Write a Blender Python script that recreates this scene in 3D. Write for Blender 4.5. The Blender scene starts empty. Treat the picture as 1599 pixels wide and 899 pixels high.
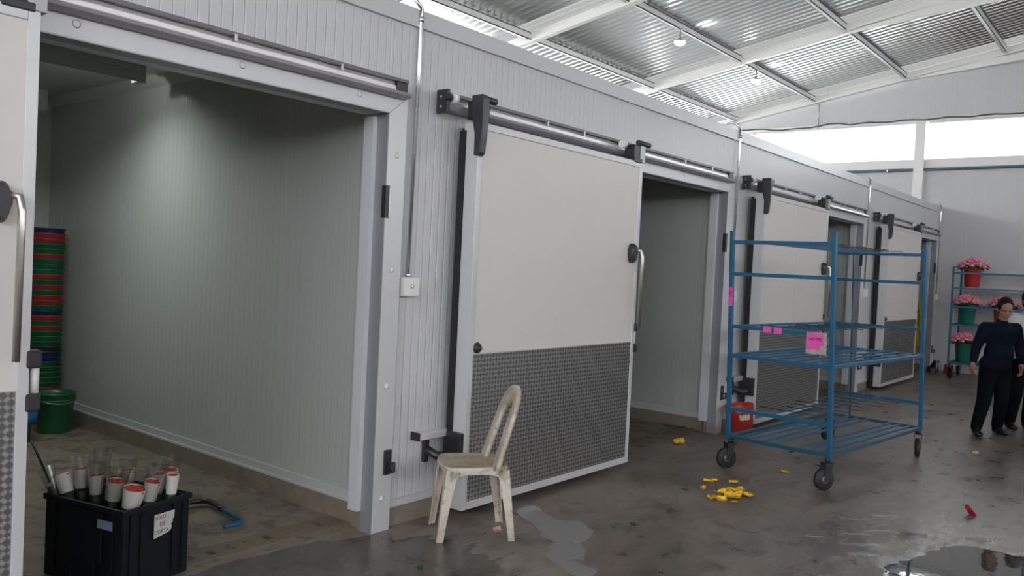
import bpy, bmesh, math, random
from mathutils import Vector, Matrix
PI = math.pi
rnd = random.Random(7)
scn = bpy.context.scene
col = scn.collection
# ------------------------------------------------------------------ camera, world, exposure
CAM = Vector((0, -3.656, 1.62))
yaw, pitch, roll = math.radians(51.053), math.radians(-1.562), math.radians(2.777)
fw = Vector((math.sin(yaw)*math.cos(pitch), math.cos(yaw)*math.cos(pitch), math.sin(pitch)))
rt = Vector((math.cos(yaw), -math.sin(yaw), 0)); up = rt.cross(fw)
r_ = rt*math.cos(roll) + up*math.sin(roll); u_ = up*math.cos(roll) - rt*math.sin(roll)
cam_d = bpy.data.cameras.new('camera'); cam = bpy.data.objects.new('camera', cam_d); col.objects.link(cam)
cam_d.sensor_width = 36; cam_d.lens = 1290.7*36/1599; cam_d.clip_start = .05; cam_d.clip_end = 200
cam.matrix_world = Matrix(((r_.x, u_.x, -fw.x, CAM.x), (r_.y, u_.y, -fw.y, CAM.y), (r_.z, u_.z, -fw.z, CAM.z), (0, 0, 0, 1)))
scn.camera = cam
world = bpy.data.worlds.new('overcast_sky'); scn.world = world; world.use_nodes = True
bg = world.node_tree.nodes['Background']; bg.inputs[0].default_value = (.98, .985, 1, 1); bg.inputs[1].default_value = 6.0
scn.view_settings.view_transform = 'Standard'; scn.view_settings.look = 'None'
scn.view_settings.exposure = 0.3; scn.view_settings.gamma = 1; scn.view_settings.use_curve_mapping = False
scn.cycles.max_bounces = 10; scn.cycles.diffuse_bounces = 5; scn.cycles.glossy_bounces = 4
scn.cycles.transmission_bounces = 6; scn.cycles.transparent_max_bounces = 12
scn.cycles.sample_clamp_indirect = 8; scn.cycles.use_denoising = True

# ------------------------------------------------------------------ node helper
class NT:
    def __init__(s, name):
        s.m = bpy.data.materials.new(name); s.m.use_nodes = True
        s.t = s.m.node_tree; s.b = s.t.nodes['Principled BSDF']; s.co = None
    def n(s, typ, **kw):
        x = s.t.nodes.new(typ)
        for k, v in kw.items(): setattr(x, k, v)
        return x
    def L(s, a, b): s.t.links.new(a, b)
    def obj(s):
        if s.co is None: s.co = s.n('ShaderNodeTexCoord').outputs['Object']
        return s.co
    def xyz(s):
        x = s.n('ShaderNodeSeparateXYZ'); s.L(s.obj(), x.inputs[0]); return x.outputs
    def M(s, op, a, b=None, c=None):
        x = s.n('ShaderNodeMath', operation=op)
        for i, v in enumerate((a, b, c)):
            if v is None: continue
            if isinstance(v, (int, float)): x.inputs[i].default_value = v
            else: s.L(v, x.inputs[i])
        return x.outputs[0]
    def mul(s, a, b): return s.M('MULTIPLY', a, b)
    def add(s, a, b): return s.M('ADD', a, b)
    def noise(s, scale, detail=4, rough=.55, vec=None, sx=None):
        x = s.n('ShaderNodeTexNoise'); x.inputs['Scale'].default_value = scale
        x.inputs['Detail'].default_value = detail; x.inputs['Roughness'].default_value = rough
        v = vec or s.obj()
        if sx:
            mp = s.n('ShaderNodeMapping'); mp.inputs['Scale'].default_value = sx; s.L(v, mp.inputs[0]); v = mp.outputs[0]
        s.L(v, x.inputs['Vector']); return x.outputs['Fac']
    def ramp(s, f, stops):
        x = s.n('ShaderNodeValToRGB'); e = x.color_ramp.elements
        while len(e) < len(stops): e.new(.5)
        for i, (p, c) in enumerate(stops):
            e[i].position = p; e[i].color = (*c, 1) if len(c) == 3 else c
        s.L(f, x.inputs[0]); return x.outputs[0]
    def rng(s, f, a, b, c=0, d=1, sm=True):
        x = s.n('ShaderNodeMapRange'); x.interpolation_type = 'SMOOTHSTEP' if sm else 'LINEAR'
        x.inputs[1].default_value = a; x.inputs[2].default_value = b; x.inputs[3].default_value = c; x.inputs[4].default_value = d
        s.L(f, x.inputs[0]); return x.outputs[0]
    def mix(s, f, a, b):
        x = s.n('ShaderNodeMix', data_type='RGBA')
        if isinstance(f, (int, float)): x.inputs[0].default_value = f
        else: s.L(f, x.inputs[0])
        for i, v in ((6, a), (7, b)):
            if isinstance(v, tuple): x.inputs[i].default_value = (*v, 1)
            else: s.L(v, x.inputs[i])
        return x.outputs[2]
    def bump(s, h, dist=.002, strength=1, normal=None):
        x = s.n('ShaderNodeBump'); x.inputs['Distance'].default_value = dist; x.inputs['Strength'].default_value = strength
        s.L(h, x.inputs['Height'])
        if normal: s.L(normal, x.inputs['Normal'])
        s.L(x.outputs[0], s.b.inputs['Normal']); return x.outputs[0]
    def set(s, c=None, r=None, m=None, sp=None):
        for k, v in (('Base Color', c), ('Roughness', r), ('Metallic', m), ('Specular IOR Level', sp)):
            if v is None: continue
            if isinstance(v, tuple): s.b.inputs[k].default_value = (*v, 1)
            elif isinstance(v, (int, float)): s.b.inputs[k].default_value = v
            else: s.L(v, s.b.inputs[k])
        return s

def plain(name, c, r=.5, m=0., var=.12, scale=12, bump=0, sp=None):
    t = NT(name); f = t.noise(scale)
    a = tuple(max(0, x*(1-var)) for x in c); b = tuple(min(1, x*(1+var)) for x in c)
    t.set(t.mix(f, a, b), r, m, sp)
    if bump: t.bump(t.noise(scale*6, 3), bump)
    return t.m

def ribbed(name, c, axis, pitch=.06, rough=.35, joint=1.0, joff=0., depth=.0012, sp=.5):
    t = NT(name); X = t.xyz()[axis]
    fr = t.M('FRACT', t.M('DIVIDE', t.add(X, 50.), pitch))
    d = t.M('ABSOLUTE', t.M('SUBTRACT', fr, .5))
    g = t.rng(d, .40, .5)                          # narrow groove between flats
    j = t.M('ABSOLUTE', t.M('SUBTRACT', t.M('FRACT', t.M('DIVIDE', t.add(X, 50.-joff), joint)), .5))
    gj = t.rng(j, .4945, .4965)
    h = t.M('SUBTRACT', t.mul(g, -1.), t.mul(gj, 3.))
    sm = t.noise(1.2, 3, sx=(1, 1, .35)); f2 = t.noise(35, 3)
    cc = t.mix(t.rng(sm, .3, .75), tuple(x*.97 for x in c), c)
    cc = t.mix(t.rng(f2, .72, .80, 0, .25), cc, tuple(x*.7 for x in c))
    cc = t.mix(t.mul(gj, .8), cc, tuple(min(1, x*1.25) for x in c))
    t.set(cc, rough, 0., sp)
    t.bump(h, depth)
    return t.m

def painted(name, c, rough=.4, metal=0., edge=(.25, .22, .2), amt=.5):
    t = NT(name); f = t.noise(18, 6, .7)
    k = t.rng(f, .62, .70, 0, amt)
    t.set(t.mix(k, t.mix(t.noise(4), tuple(x*.85 for x in c), c), edge), rough, metal); return t.m

def tread(name):                                   # five-bar chequer plate in object x / z
    t = NT(name); X = t.xyz(); c = .030
    u = t.M('DIVIDE', t.add(X[0], 20.), c); v = t.M('DIVIDE', t.add(X[2], 20.), c)
    iu, iv = t.M('FLOOR', u), t.M('FLOOR', v)
    par = t.M('MODULO', t.add(iu, iv), 2.)
    fu, fv = t.M('SUBTRACT', t.M('FRACT', u), .5), t.M('SUBTRACT', t.M('FRACT', v), .5)
    a, b = t.add(fu, fv), t.M('SUBTRACT', fu, fv)
    inv = t.M('SUBTRACT', 1., par)
    A = t.add(t.mul(a, par), t.mul(b, inv)); B = t.add(t.mul(b, par), t.mul(a, inv))
    s = t.M('COSINE', t.mul(A, 2*PI*4.4)); s = t.rng(s, .05, .75)
    mk = t.mul(t.rng(t.M('ABSOLUTE', A), .48, .58, 1, 0), t.rng(t.M('ABSOLUTE', B), .34, .46, 1, 0))
    h = t.mul(s, mk)
    wear = t.noise(2.5, 4)
    t.set(t.mix(h, t.mix(wear, (.13, .13, .135), (.20, .195, .19)), (.86, .85, .85)), t.add(.31, t.mul(wear, .08)), .80)
    t.bump(h, .0026, 1); return t.m

# ------------------------------------------------------------------ materials
M = {}
M['facade'] = ribbed('ribbed_white_panel', (.60, .605, .63), 0, .062, .34, 1.155, 3.63, .0026)
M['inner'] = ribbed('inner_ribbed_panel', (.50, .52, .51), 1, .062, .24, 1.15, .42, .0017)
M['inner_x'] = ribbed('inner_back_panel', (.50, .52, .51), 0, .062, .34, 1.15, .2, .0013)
M['endwall'] = ribbed('end_wall_panel', (.52, .52, .53), 1, .09, .42, 1.15, .1, .0012)
M['endwall_x'] = plain('hall_wall_paint', (.30, .29, .28), .6, 0, .05, 3)
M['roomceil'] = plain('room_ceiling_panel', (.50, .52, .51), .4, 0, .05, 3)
M['alu'] = plain('satin_aluminium_paint', (.60, .605, .625), .34, .15, .04, 5)
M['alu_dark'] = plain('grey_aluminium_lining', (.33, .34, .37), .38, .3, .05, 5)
M['track'] = plain('bright_track_aluminium', (.72, .70, .72), .30, .4, .06, 8)
M['track_low'] = plain('grey_track_aluminium', (.36, .35, .37), .35, .4, .06, 8)
M['track_lip'] = plain('shaded_track_lip', (.16, .15, .16), .4, .3, .06, 8)  # shadow at the track's top lip put into the colour
M['lilac'] = plain('white_lining_strip', (.62, .64, .68), .4, 0, .03, 5)
t = NT('door_skin'); sm = t.noise(1.5, 4)
t.set(t.mix(t.rng(t.noise(60, 2), .73, .78, 0, .5), t.mix(sm, (.66, .64, .615), (.70, .68, .66)), (.35, .33, .31)), .38); M['door'] = t.m
M['black'] = plain('black_plastic', (.022, .022, .026), .38, 0, .2, 10)
M['gasket'] = plain('black_rubber_gasket', (.012, .012, .014), .7, 0, .2, 10)
M['charcoal'] = plain('charcoal_plastic', (.030, .030, .036), .42, 0, .2, 10)
M['white'] = plain('white_plastic', (.78, .78, .77), .4, 0, .04, 10)
M['tread'] = tread('chequer_plate')
M['steel'] = plain('brushed_steel', (.50, .48, .46), .32, .9, .15, 30)
M['galv'] = plain('galvanised_conduit', (.68, .69, .71), .22, .95, .25, 14)
M['beam'] = plain('white_painted_steel', (.74, .735, .72), .42, 0, .06, 3)
M['purlin'] = plain('grey_white_purlin_paint', (.70, .70, .70), .42, .1, .08, 5)
M['curb'] = plain('curb_concrete', (.24, .20, .155), .85, 0, .35, 9, .004)
# concrete floor: brown grey, stained, with glossier damp patches
t = NT('hall_concrete'); X = t.xyz()
n1 = t.noise(.8, 6, .62); n2 = t.noise(5, 8, .7); n3 = t.noise(2.2, 5, .6, sx=(.6, 1.6, 1)); n4 = t.noise(28, 4, .7)
base = t.ramp(n1, [(.3, (.16, .135, .118)), (.5, (.23, .193, .166)), (.72, (.30, .255, .22))])
n5 = t.noise(1.9, 6, .72, sx=(.8, 1.5, 1))
base = t.mix(t.rng(n5, .50, .62, 0, .55), base, (.115, .090, .076))
base = t.mix(t.rng(n2, .48, .66, 0, .8), base, (.080, .062, .052))
base = t.mix(t.rng(n5, .30, .42, .35, 0), base, (.33, .28, .24))
base = t.mix(t.rng(n2, .30, .42, .45, 0), base, (.28, .24, .21))
base = t.mix(t.rng(n4, .66, .74, 0, .6), base, (.035, .028, .024))
damp = t.rng(t.add(n3, t.mul(t.M('SUBTRACT', t.mul(X[1], -1.), .9), .05)), .50, .60)
# dark wet sheet in front of the first opening (a spill with its own ragged outline)
dx = t.M('DIVIDE', t.M('SUBTRACT', X[0], 2.35), 1.35); dy = t.M('DIVIDE', t.add(X[1], .62), .80)
dd = t.M('SQRT', t.add(t.mul(dx, dx), t.mul(dy, dy)))
wob = t.mul(t.M('SUBTRACT', t.noise(2.6, 5, .6, sx=(.6, 2.2, 1)), .5), .9)
wet = t.rng(t.add(dd, wob), .93, 1.0, 1, 0)
ex = t.M('DIVIDE', t.M('SUBTRACT', X[0], 5.3), 1.15); ey = t.M('DIVIDE', t.add(X[1], 2.55), .95)
e2 = t.M('SQRT', t.add(t.mul(ex, ex), t.mul(ey, ey)))
w2 = t.mul(t.rng(e2, .35, 1.15, 1, 0), t.rng(t.noise(3.4, 7, .72, sx=(.7, 1.6, 1)), .44, .52))
wetall = t.M('MAXIMUM', t.M('MAXIMUM', wet, t.mul(w2, .75)), t.mul(damp, .45))
base = t.mix(t.mul(wetall, .62), base, (.036, .034, .032))
t.set(base, t.M('MAXIMUM', t.add(t.add(t.rng(n2, .35, .65, .50, .36), t.mul(wetall, -.22)), t.mul(w2, -.16)), .10), 0, .5)
t.bump(t.add(t.mul(n2, .6), t.mul(n4, .4)), .0025, .5); M['floor'] = t.m
# lighter worn tan concrete in the cold rooms
t = NT('room_concrete'); n1 = t.noise(1.3, 6, .6); n2 = t.noise(6, 8, .7); n4 = t.noise(30, 4, .7)
base = t.ramp(n1, [(.3, (.14, .115, .088)), (.55, (.22, .183, .142)), (.75, (.29, .245, .195))])
base = t.mix(t.rng(n2, .48, .62, 0, .8), base, (.085, .064, .05))
base = t.mix(t.rng(n4, .66, .73, 0, .6), base, (.03, .022, .018))
t.set(base, .62); t.bump(t.add(t.mul(n2, .6), t.mul(n4, .4)), .004, .6); M['roomfloor'] = t.m
t = NT('drain_channel'); X = t.xyz(); n2 = t.noise(9, 6, .7)
sl = t.rng(t.M('ABSOLUTE', t.M('SUBTRACT', t.M('FRACT', t.M('DIVIDE', t.add(X[0], 50.), .12)), .5)), .30, .36)
ins = t.rng(t.M('ABSOLUTE', t.M('SUBTRACT', X[1], .31)), .035, .045, 1, 0)
slot = t.mul(t.mul(t.mul(sl, ins), t.rng(n2, .42, .56)), .75)
t.set(t.mix(slot, t.mix(n2, (.22, .18, .12), (.12, .095, .065)), (.02, .016, .012)), .75); t.bump(t.M('SUBTRACT', t.mul(n2, .5), slot), .008, .7); M['drain'] = t.m
t = NT('galvanised_roof_sheet'); n = t.noise(1.2, 4, sx=(4, .25, 1)); n2 = t.noise(30, 3)
t.set(t.mix(n, (.52, .53, .53), (.74, .75, .75)), t.add(.16, t.mul(n2, .12)), .85); M['roof'] = t.m
# translucent corrugated daylight sheet
t = NT('translucent_roof_sheet'); tr = t.n('ShaderNodeBsdfTranslucent'); tr.inputs[0].default_value = (.10, .10, .098, 1)
mx = t.n('ShaderNodeMixShader'); mx.inputs[0].default_value = .8
t.set(t.mix(t.noise(3), (.7, .7, .68), (.8, .8, .78)), .35); out = t.t.nodes['Material Output']
t.L(t.b.outputs[0], mx.inputs[1]); t.L(tr.outputs[0], mx.inputs[2]); t.L(mx.outputs[0], out.inputs[0]); M['skylight'] = t.m
t = NT('clear_window_pane'); gl = t.n('ShaderNodeBsdfGlossy'); gl.inputs['Roughness'].default_value = .05
tp = t.n('ShaderNodeBsdfTransparent'); tp.inputs[0].default_value = (.95, .97, .97, 1)
mx = t.n('ShaderNodeMixShader'); fn = t.n('ShaderNodeFresnel'); fn.inputs[0].default_value = 1.45
t.L(fn.outputs[0], mx.inputs[0]); t.L(tp.outputs[0], mx.inputs[1]); t.L(gl.outputs[0], mx.inputs[2]); t.L(mx.outputs[0], t.t.nodes['Material Output'].inputs[0]); M['glass'] = t.m
t = NT('clear_plastic_sleeve'); gl = t.n('ShaderNodeBsdfGlossy'); gl.inputs['Roughness'].default_value = .12
tp = t.n('ShaderNodeBsdfTransparent'); tp.inputs[0].default_value = (.86, .87, .86, 1)
mx = t.n('ShaderNodeMixShader'); lw = t.n('ShaderNodeLayerWeight'); lw.inputs[0].default_value = .35
t.L(t.rng(lw.outputs['Facing'], 0, 1, .08, .75), mx.inputs[0]); t.L(tp.outputs[0], mx.inputs[1]); t.L(gl.outputs[0], mx.inputs[2]); t.L(mx.outputs[0], t.t.nodes['Material Output'].inputs[0]); M['sleeve'] = t.m
t = NT('puddle_water'); t.set((.05, .046, .042), .04, 0, .8); t.bump(t.noise(9, 2), .0015, .35); M['water'] = t.m
t = NT('shallow_puddle_water'); t.set((.24, .23, .235), .09, 0, .8); t.bump(t.noise(30, 4, .6), .003, .5); M['water2'] = t.m  # pale base colour carries the bright reflections on the water
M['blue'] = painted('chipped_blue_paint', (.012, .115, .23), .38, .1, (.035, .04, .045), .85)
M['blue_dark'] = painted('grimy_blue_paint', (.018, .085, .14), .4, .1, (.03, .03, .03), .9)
M['rodm'] = plain('bare_dark_wire', (.06, .065, .07), .4, .6)
M['rubber'] = plain('black_rubber_tyre', (.018, .018, .018), .55)
M['hub'] = plain('grey_caster_hub', (.16, .16, .165), .45, .5)
M['pink'] = plain('pink_paper_note', (.78, .10, .46), .7, 0, .06)
M['ink'] = plain('black_marker_ink', (.02, .012, .03), .7)
M['paper'] = plain('torn_white_paper', (.55, .53, .51), .75, 0, .1, 20)
M['pouch'] = plain('dirty_clear_pouch', (.42, .38, .33), .25, 0, .45, 25)
t = NT('dirty_white_chair_plastic'); a = t.noise(4, 6, .65); b = t.noise(22, 6, .75); Z = t.xyz()[2]
k = t.rng(t.add(a, t.mul(b, .5)), .64, .88, 0, .75)
nn = t.n('ShaderNodeNewGeometry'); sn = t.n('ShaderNodeSeparateXYZ'); t.L(nn.outputs['Normal'], sn.inputs[0])
c = t.mix(k, (.62, .585, .51), (.36, .29, .21)); c = t.mix(t.rng(b, .57, .64, 0, .8), c, (.19, .14, .10)); M['chair'] = t.m; t.set(c, .5)
t.bump(b, .002, .5)
t = NT('grimy_chair_seat_plastic'); a = t.noise(6, 6, .65); b = t.noise(30, 6, .75)
c = t.mix(t.rng(a, .35, .65), (.36, .28, .205), (.52, .44, .35)); c = t.mix(t.rng(b, .55, .66, 0, .8), c, (.15, .105, .075)); t.set(c, .6); t.bump(b, .002, .5); M['chairseat'] = t.m
M['crate'] = plain('dark_navy_crate_plastic', (.004, .006, .011), .5, 0, .3, 9, 0, .25)
M['red'] = plain('red_bucket_plastic', (.42, .035, .03), .35, 0, .15, 6)
M['green'] = plain('green_bucket_plastic', (.012, .11, .045), .33, 0, .2, 6)
M['teal'] = plain('teal_green_bucket_plastic', (.01, .13, .085), .33, 0, .2, 6)
M['navy'] = plain('navy_bucket_plastic', (.012, .025, .10), .33, 0, .2, 6)
M['dullred'] = plain('dull_red_bucket_plastic', (.30, .035, .028), .35, 0, .2, 6)
M['handlered'] = plain('rose_red_petals', (.45, .03, .02), .6, 0, .35, 60)
M['label'] = plain('cream_label', (.55, .46, .38), .7, 0, .1, 30)
M['bluelabel'] = plain('grey_blue_label', (.17, .23, .32), .6, 0, .1, 30)
M['wrap'] = plain('white_paper_wrap', (.60, .58, .55), .7, 0, .05, 14)
M['stem'] = plain('dark_leaf_green', (.02, .045, .018), .55, 0, .5, 30)
M['petal_pink'] = plain('pink_petals', (.85, .26, .36), .6, 0, .2, 30)
M['petal_yellow'] = plain('yellow_petal', (.85, .52, .03), .55, 0, .2, 30)
M['petal_red'] = plain('crimson_petal', (.42, .01, .05), .5)
M['petal_pale'] = plain('pale_pink_petal', (.55, .33, .33), .5)
M['yellow'] = plain('yellow_rubberised_cloth', (.72, .50, .02), .45, 0, .15, 8)
M['bluecloth'] = plain('bright_blue_cloth', (.02, .19, .50), .6, 0, .2, 12)
M['skin'] = plain('brown_skin', (.30, .155, .10), .5, 0, .1, 20)
M['skin2'] = plain('dark_brown_skin', (.14, .07, .045), .5, 0, .1, 20)
M['hair'] = plain('black_hair', (.010, .007, .006), .6, 0, .3, 60, 0, .15)
M['sweater'] = plain('navy_knit', (.005, .008, .018), .9, 0, .2, 60, .002, .1)
M['trousers'] = plain('black_trouser_cloth', (.004, .0045, .006), .9, 0, .2, 40, .002, .08)
M['shoe'] = plain('black_work_shoe', (.007, .007, .008), .35)
M['shirt'] = plain('pale_grey_shirt', (.50, .50, .53), .7, 0, .1, 20)
M['lip'] = plain('lip_skin', (.25, .08, .07), .45)
M['eye'] = plain('dark_eye', (.03, .02, .018), .3)
M['coneT'] = plain('bright_red_plastic', (.62, .05, .03), .4)
def emis(name, c, s):
    t = NT(name); t.set((.8, .8, .8), .5); t.b.inputs['Emission Color'].default_value = (*c, 1); t.b.inputs['Emission Strength'].default_value = s; return t.m
M['lamp'] = emis('led_lamp_glow', (1, .98, .95), 90)
M['housing'] = plain('light_grey_fixture_paint', (.40, .42, .40), .5, 0, .05, 5)
M['bulb'] = emis('room_bulb_glow', (.95, 1, .93), 160)
M['tube_off'] = plain('unlit_tube_glass', (.35, .36, .34), .3)

# ------------------------------------------------------------------ mesh builder
class MB:
    def __init__(s): s.v = []; s.f = []; s.mi = []; s.cur = 0; s.sm = []; s.smooth = False
    def m(s, i): s.cur = i; return s
    def add(s, vs, fs, mi=None, smooth=None):
        o = len(s.v); s.v += [tuple(v) for v in vs]
        s.f += [tuple(i+o for i in f) for f in fs]
        s.mi += [s.cur if mi is None else mi]*len(fs); s.sm += [s.smooth if smooth is None else smooth]*len(fs); return s
    def box(s, x0, x1, y0, y1, z0, z1, R=None):
        v = [(x, y, z) for z in (z0, z1) for y in (y0, y1) for x in (x0, x1)]
        if R is not None: v = [tuple(R @ Vector(p)) for p in v]
        return s.add(v, [(0, 2, 3, 1), (4, 5, 7, 6), (0, 1, 5, 4), (2, 6, 7, 3), (0, 4, 6, 2), (1, 3, 7, 5)])
    def bar(s, a, b, w, h, upv=(0, 0, 1)):
        a, b = Vector(a), Vector(b); d = (b-a).normalized(); upv = Vector(upv)
        if abs(d.dot(upv)) > .99: upv = Vector((1, 0, 0))
        x = d.cross(upv).normalized(); y = x.cross(d)
        v = [p + x*(i*w/2) + y*(j*h/2) for p in (a, b) for i, j in ((-1, -1), (1, -1), (1, 1), (-1, 1))]
        return s.add(v, [(0, 1, 2, 3), (7, 6, 5, 4), (0, 4, 5, 1), (1, 5, 6, 2), (2, 6, 7, 3), (3, 7, 4, 0)])
    def tube(s, pts, rad, n=10, caps=True, smooth=True, flat=None, closed=False):
        pts = [Vector(p) for p in pts]; N = len(pts); rads = rad if isinstance(rad, (list, tuple)) else [rad]*N
        base = len(s.v); prev = None; V = []
        for i, p in enumerate(pts):
            d = ((pts[(i+1) % N] if (i < N-1 or closed) else p) - (pts[i-1] if (i > 0 or closed) else p)).normalized()
            if prev is None:
                q = Vector((0, 0, 1)) if abs(d.z) < .9 else Vector((1, 0, 0)); x = d.cross(q).normalized()
            else: x = (prev - d*prev.dot(d)).normalized()
            prev = x; y = d.cross(x)
            fl = flat or 1.
            for k in range(n):
                a = 2*PI*k/n; V.append(p + (x*math.cos(a) + y*math.sin(a)*fl)*rads[i])
        F = []
        for i in range(N if closed else N-1):
            for k in range(n):
                j = (i+1) % N
                F.append((i*n+k, i*n+(k+1) % n, j*n+(k+1) % n, j*n+k))
        s.add(V, F, smooth=smooth)
        if caps and not closed:
            o = base
            s.f.append(tuple(o+k for k in range(n))[::-1]); s.mi.append(s.cur); s.sm.append(False)
            s.f.append(tuple(o+(N-1)*n+k for k in range(n))); s.mi.append(s.cur); s.sm.append(False)
        return s
    def cyl(s, a, b, r, n=16, r2=None): return s.tube([a, b], [r, r if r2 is None else r2], n, True, True)
    def lathe(s, prof, c=(0, 0, 0), n=24, axis='z', smooth=True):
        V = []; F = []; c = Vector(c)
        for (r, z) in prof:
            for k in range(n):
                a = 2*PI*k/n; p = (r*math.cos(a), r*math.sin(a), z)
                if axis == 'y': p = (p[0], p[2], p[1])
                if axis == 'x': p = (p[2], p[0], p[1])
                V.append(c+Vector(p))
        for i in range(len(prof)-1):
            for k in range(n): F.append((i*n+k, i*n+(k+1) % n, (i+1)*n+(k+1) % n, (i+1)*n+k))
        o = len(s.v); s.add(V, F, smooth=smooth)
        for idx in (0, len(prof)-1):
            if prof[idx][0] > 1e-5: s.f.append(tuple(o+idx*n+k for k in range(n))); s.mi.append(s.cur); s.sm.append(False)
        return s
    def prism(s, poly, a, b, fn):                    # poly in 2-D, fn(u,v,w) -> 3-D, w from a to b
        n = len(poly); V = [fn(p[0], p[1], a) for p in poly] + [fn(p[0], p[1], b) for p in poly]
        F = [tuple(range(n))[::-1], tuple(range(n, 2*n))] + [(i, (i+1) % n, (i+1) % n+n, i+n) for i in range(n)]
        return s.add(V, F)
    def ell(s, c, r, nu=16, nv=10, R=None):
        V = []; F = []
        for j in range(nv+1):
            ph = PI*j/nv
            for k in range(nu):
                a = 2*PI*k/nu; p = Vector((r[0]*math.sin(ph)*math.cos(a), r[1]*math.sin(ph)*math.sin(a), r[2]*math.cos(ph)))
                if R is not None: p = R @ p
                V.append(Vector(c)+p)
        for j in range(nv):
            for k in range(nu): F.append((j*nu+k, (j+1)*nu+k, (j+1)*nu+(k+1) % nu, j*nu+(k+1) % nu))
        return s.add(V, F, smooth=True)
    def cap(s, a, b, ra, rb, n=14):
        a, b = Vector(a), Vector(b); d = (b-a); Lg = d.length; d.normalize()
        pts, rs = [], []
        for k in range(4): t = PI/2*(1-k/4.); pts.append(a-d*ra*math.sin(t)); rs.append(max(ra*math.cos(t), ra*.02))
        pts.append(a); rs.append(ra); pts.append(b); rs.append(rb)
        for k in range(1, 5): t = PI/2*k/4.; pts.append(b+d*rb*math.sin(t)); rs.append(max(rb*math.cos(t), rb*.02))
        return s.tube(pts, rs, n)
    def build(s, name, mats, parent=None, bevel=0, loc=None):
        me = bpy.data.meshes.new(name); me.from_pydata(s.v, [], s.f)
        if not isinstance(mats, (list, tuple)): mats = [mats]
        for m in mats: me.materials.append(M[m] if isinstance(m, str) else m)
        me.polygons.foreach_set('material_index', s.mi); me.polygons.foreach_set('use_smooth', s.sm)
        bm = bmesh.new(); bm.from_mesh(me); bmesh.ops.recalc_face_normals(bm, faces=bm.faces); bm.to_mesh(me); bm.free()
        me.update()
        o = bpy.data.objects.new(name, me); col.objects.link(o)
        if parent is not None: o.parent = parent
        if loc: o.location = loc
        if bevel:
            b = o.modifiers.new('bevel', 'BEVEL'); b.width = bevel; b.segments = 2; b.limit_method = 'ANGLE'; b.angle_limit = .7
        return o

def tag(o, label=None, cat=None, group=None, kind=None):
    if label: o['label'] = label
    if cat: o['category'] = cat
    if group: o['group'] = group
    if kind: o['kind'] = kind
    return o
def thing(name, label, cat, loc=(0, 0, 0), rz=0, group=None, kind=None):
    o = bpy.data.objects.new(name, None); col.objects.link(o); o.empty_display_size = .1
    o.location = loc; o.rotation_euler = (0, 0, rz)
    return tag(o, label, cat, group, kind)
def kids(o): return [c for c in bpy.data.objects if c.parent == o]
def copy_tree(o, parent=None):
    c = o.copy(); col.objects.link(c); c.parent = parent
    for ch in kids(o): copy_tree(ch, c)
    return c
def struct(name, mb, mats, label, cat='structure', bevel=0):
    o = mb.build(name, mats, None, bevel); return tag(o, label, cat, None, 'structure')
def text_mesh(s, size, mat, parent, name, mw, align='CENTER', ext=.0006):
    c = bpy.data.curves.new(name, 'FONT'); c.body = s; c.size = size; c.align_x = align; c.align_y = 'CENTER'; c.extrude = ext
    o = bpy.data.objects.new(name, c); col.objects.link(o)
    dg = bpy.context.evaluated_depsgraph_get(); me = bpy.data.meshes.new_from_object(o.evaluated_get(dg))
    bpy.data.objects.remove(o); me.materials.clear(); me.materials.append(M[mat])
    q = bpy.data.objects.new(name, me); col.objects.link(q); q.parent = parent; q.matrix_local = mw; return q

def smoothpts(ps, n=5):
    ps = [Vector(p) for p in ps]; out = []
    for i in range(len(ps)-1):
        p0, p1, p2, p3 = ps[max(i-1, 0)], ps[i], ps[i+1], ps[min(i+2, len(ps)-1)]
        for k in range(n):
            t = k/n; out.append(.5*((2*p1)+(-p0+p2)*t+(2*p0-5*p1+4*p2-p3)*t*t+(-p0+3*p1-3*p2+p3)*t**3))
    out.append(ps[-1]); return out
# ------------------------------------------------------------------ dimensions
P = 4.62; X0 = 3.50; H = 3.02; NR = 4
JX = [X0+P*k for k in range(NR)]
YB = 4.75; XE = 17.53
OR = lambda k: JX[k]-.229
OL = lambda k: JX[k]-2.18
XI = lambda k: JX[k]-.16
def roofz(y): return 5.89-.173*y if y > -4.2 else 5.89+.173*4.2+.173*(y+4.2)

# ------------------------------------------------------------------ floor
struct('floor', MB().box(-8, XE+.2, -16, .13, -.1, 0).box(-8, XE+.2, YB+.1, 8, -.1, 0), 'floor', 'brown grey stained concrete hall floor, damp in places', 'floor')
for k in range(NR):
    xl = (XI(k-1)+.1) if k else -1.25
    struct('floor', MB().box(xl-.02, XI(k)+.02, .13, YB+.02, -.1, .0), 'roomfloor', 'worn tan concrete floor inside %s cold room' % ['the nearest', 'the second', 'the third', 'the farthest'][k], 'floor')
    tag(MB().box(OL(k), OR(k)+.13, .22, .40, -.02, .004).build('drain_channel', 'drain'), 'slotted concrete drain strip across the doorway of %s cold room' % ['the nearest', 'the second', 'the third', 'the farthest'][k], 'drain', 'drain strips in the doorways')

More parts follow.
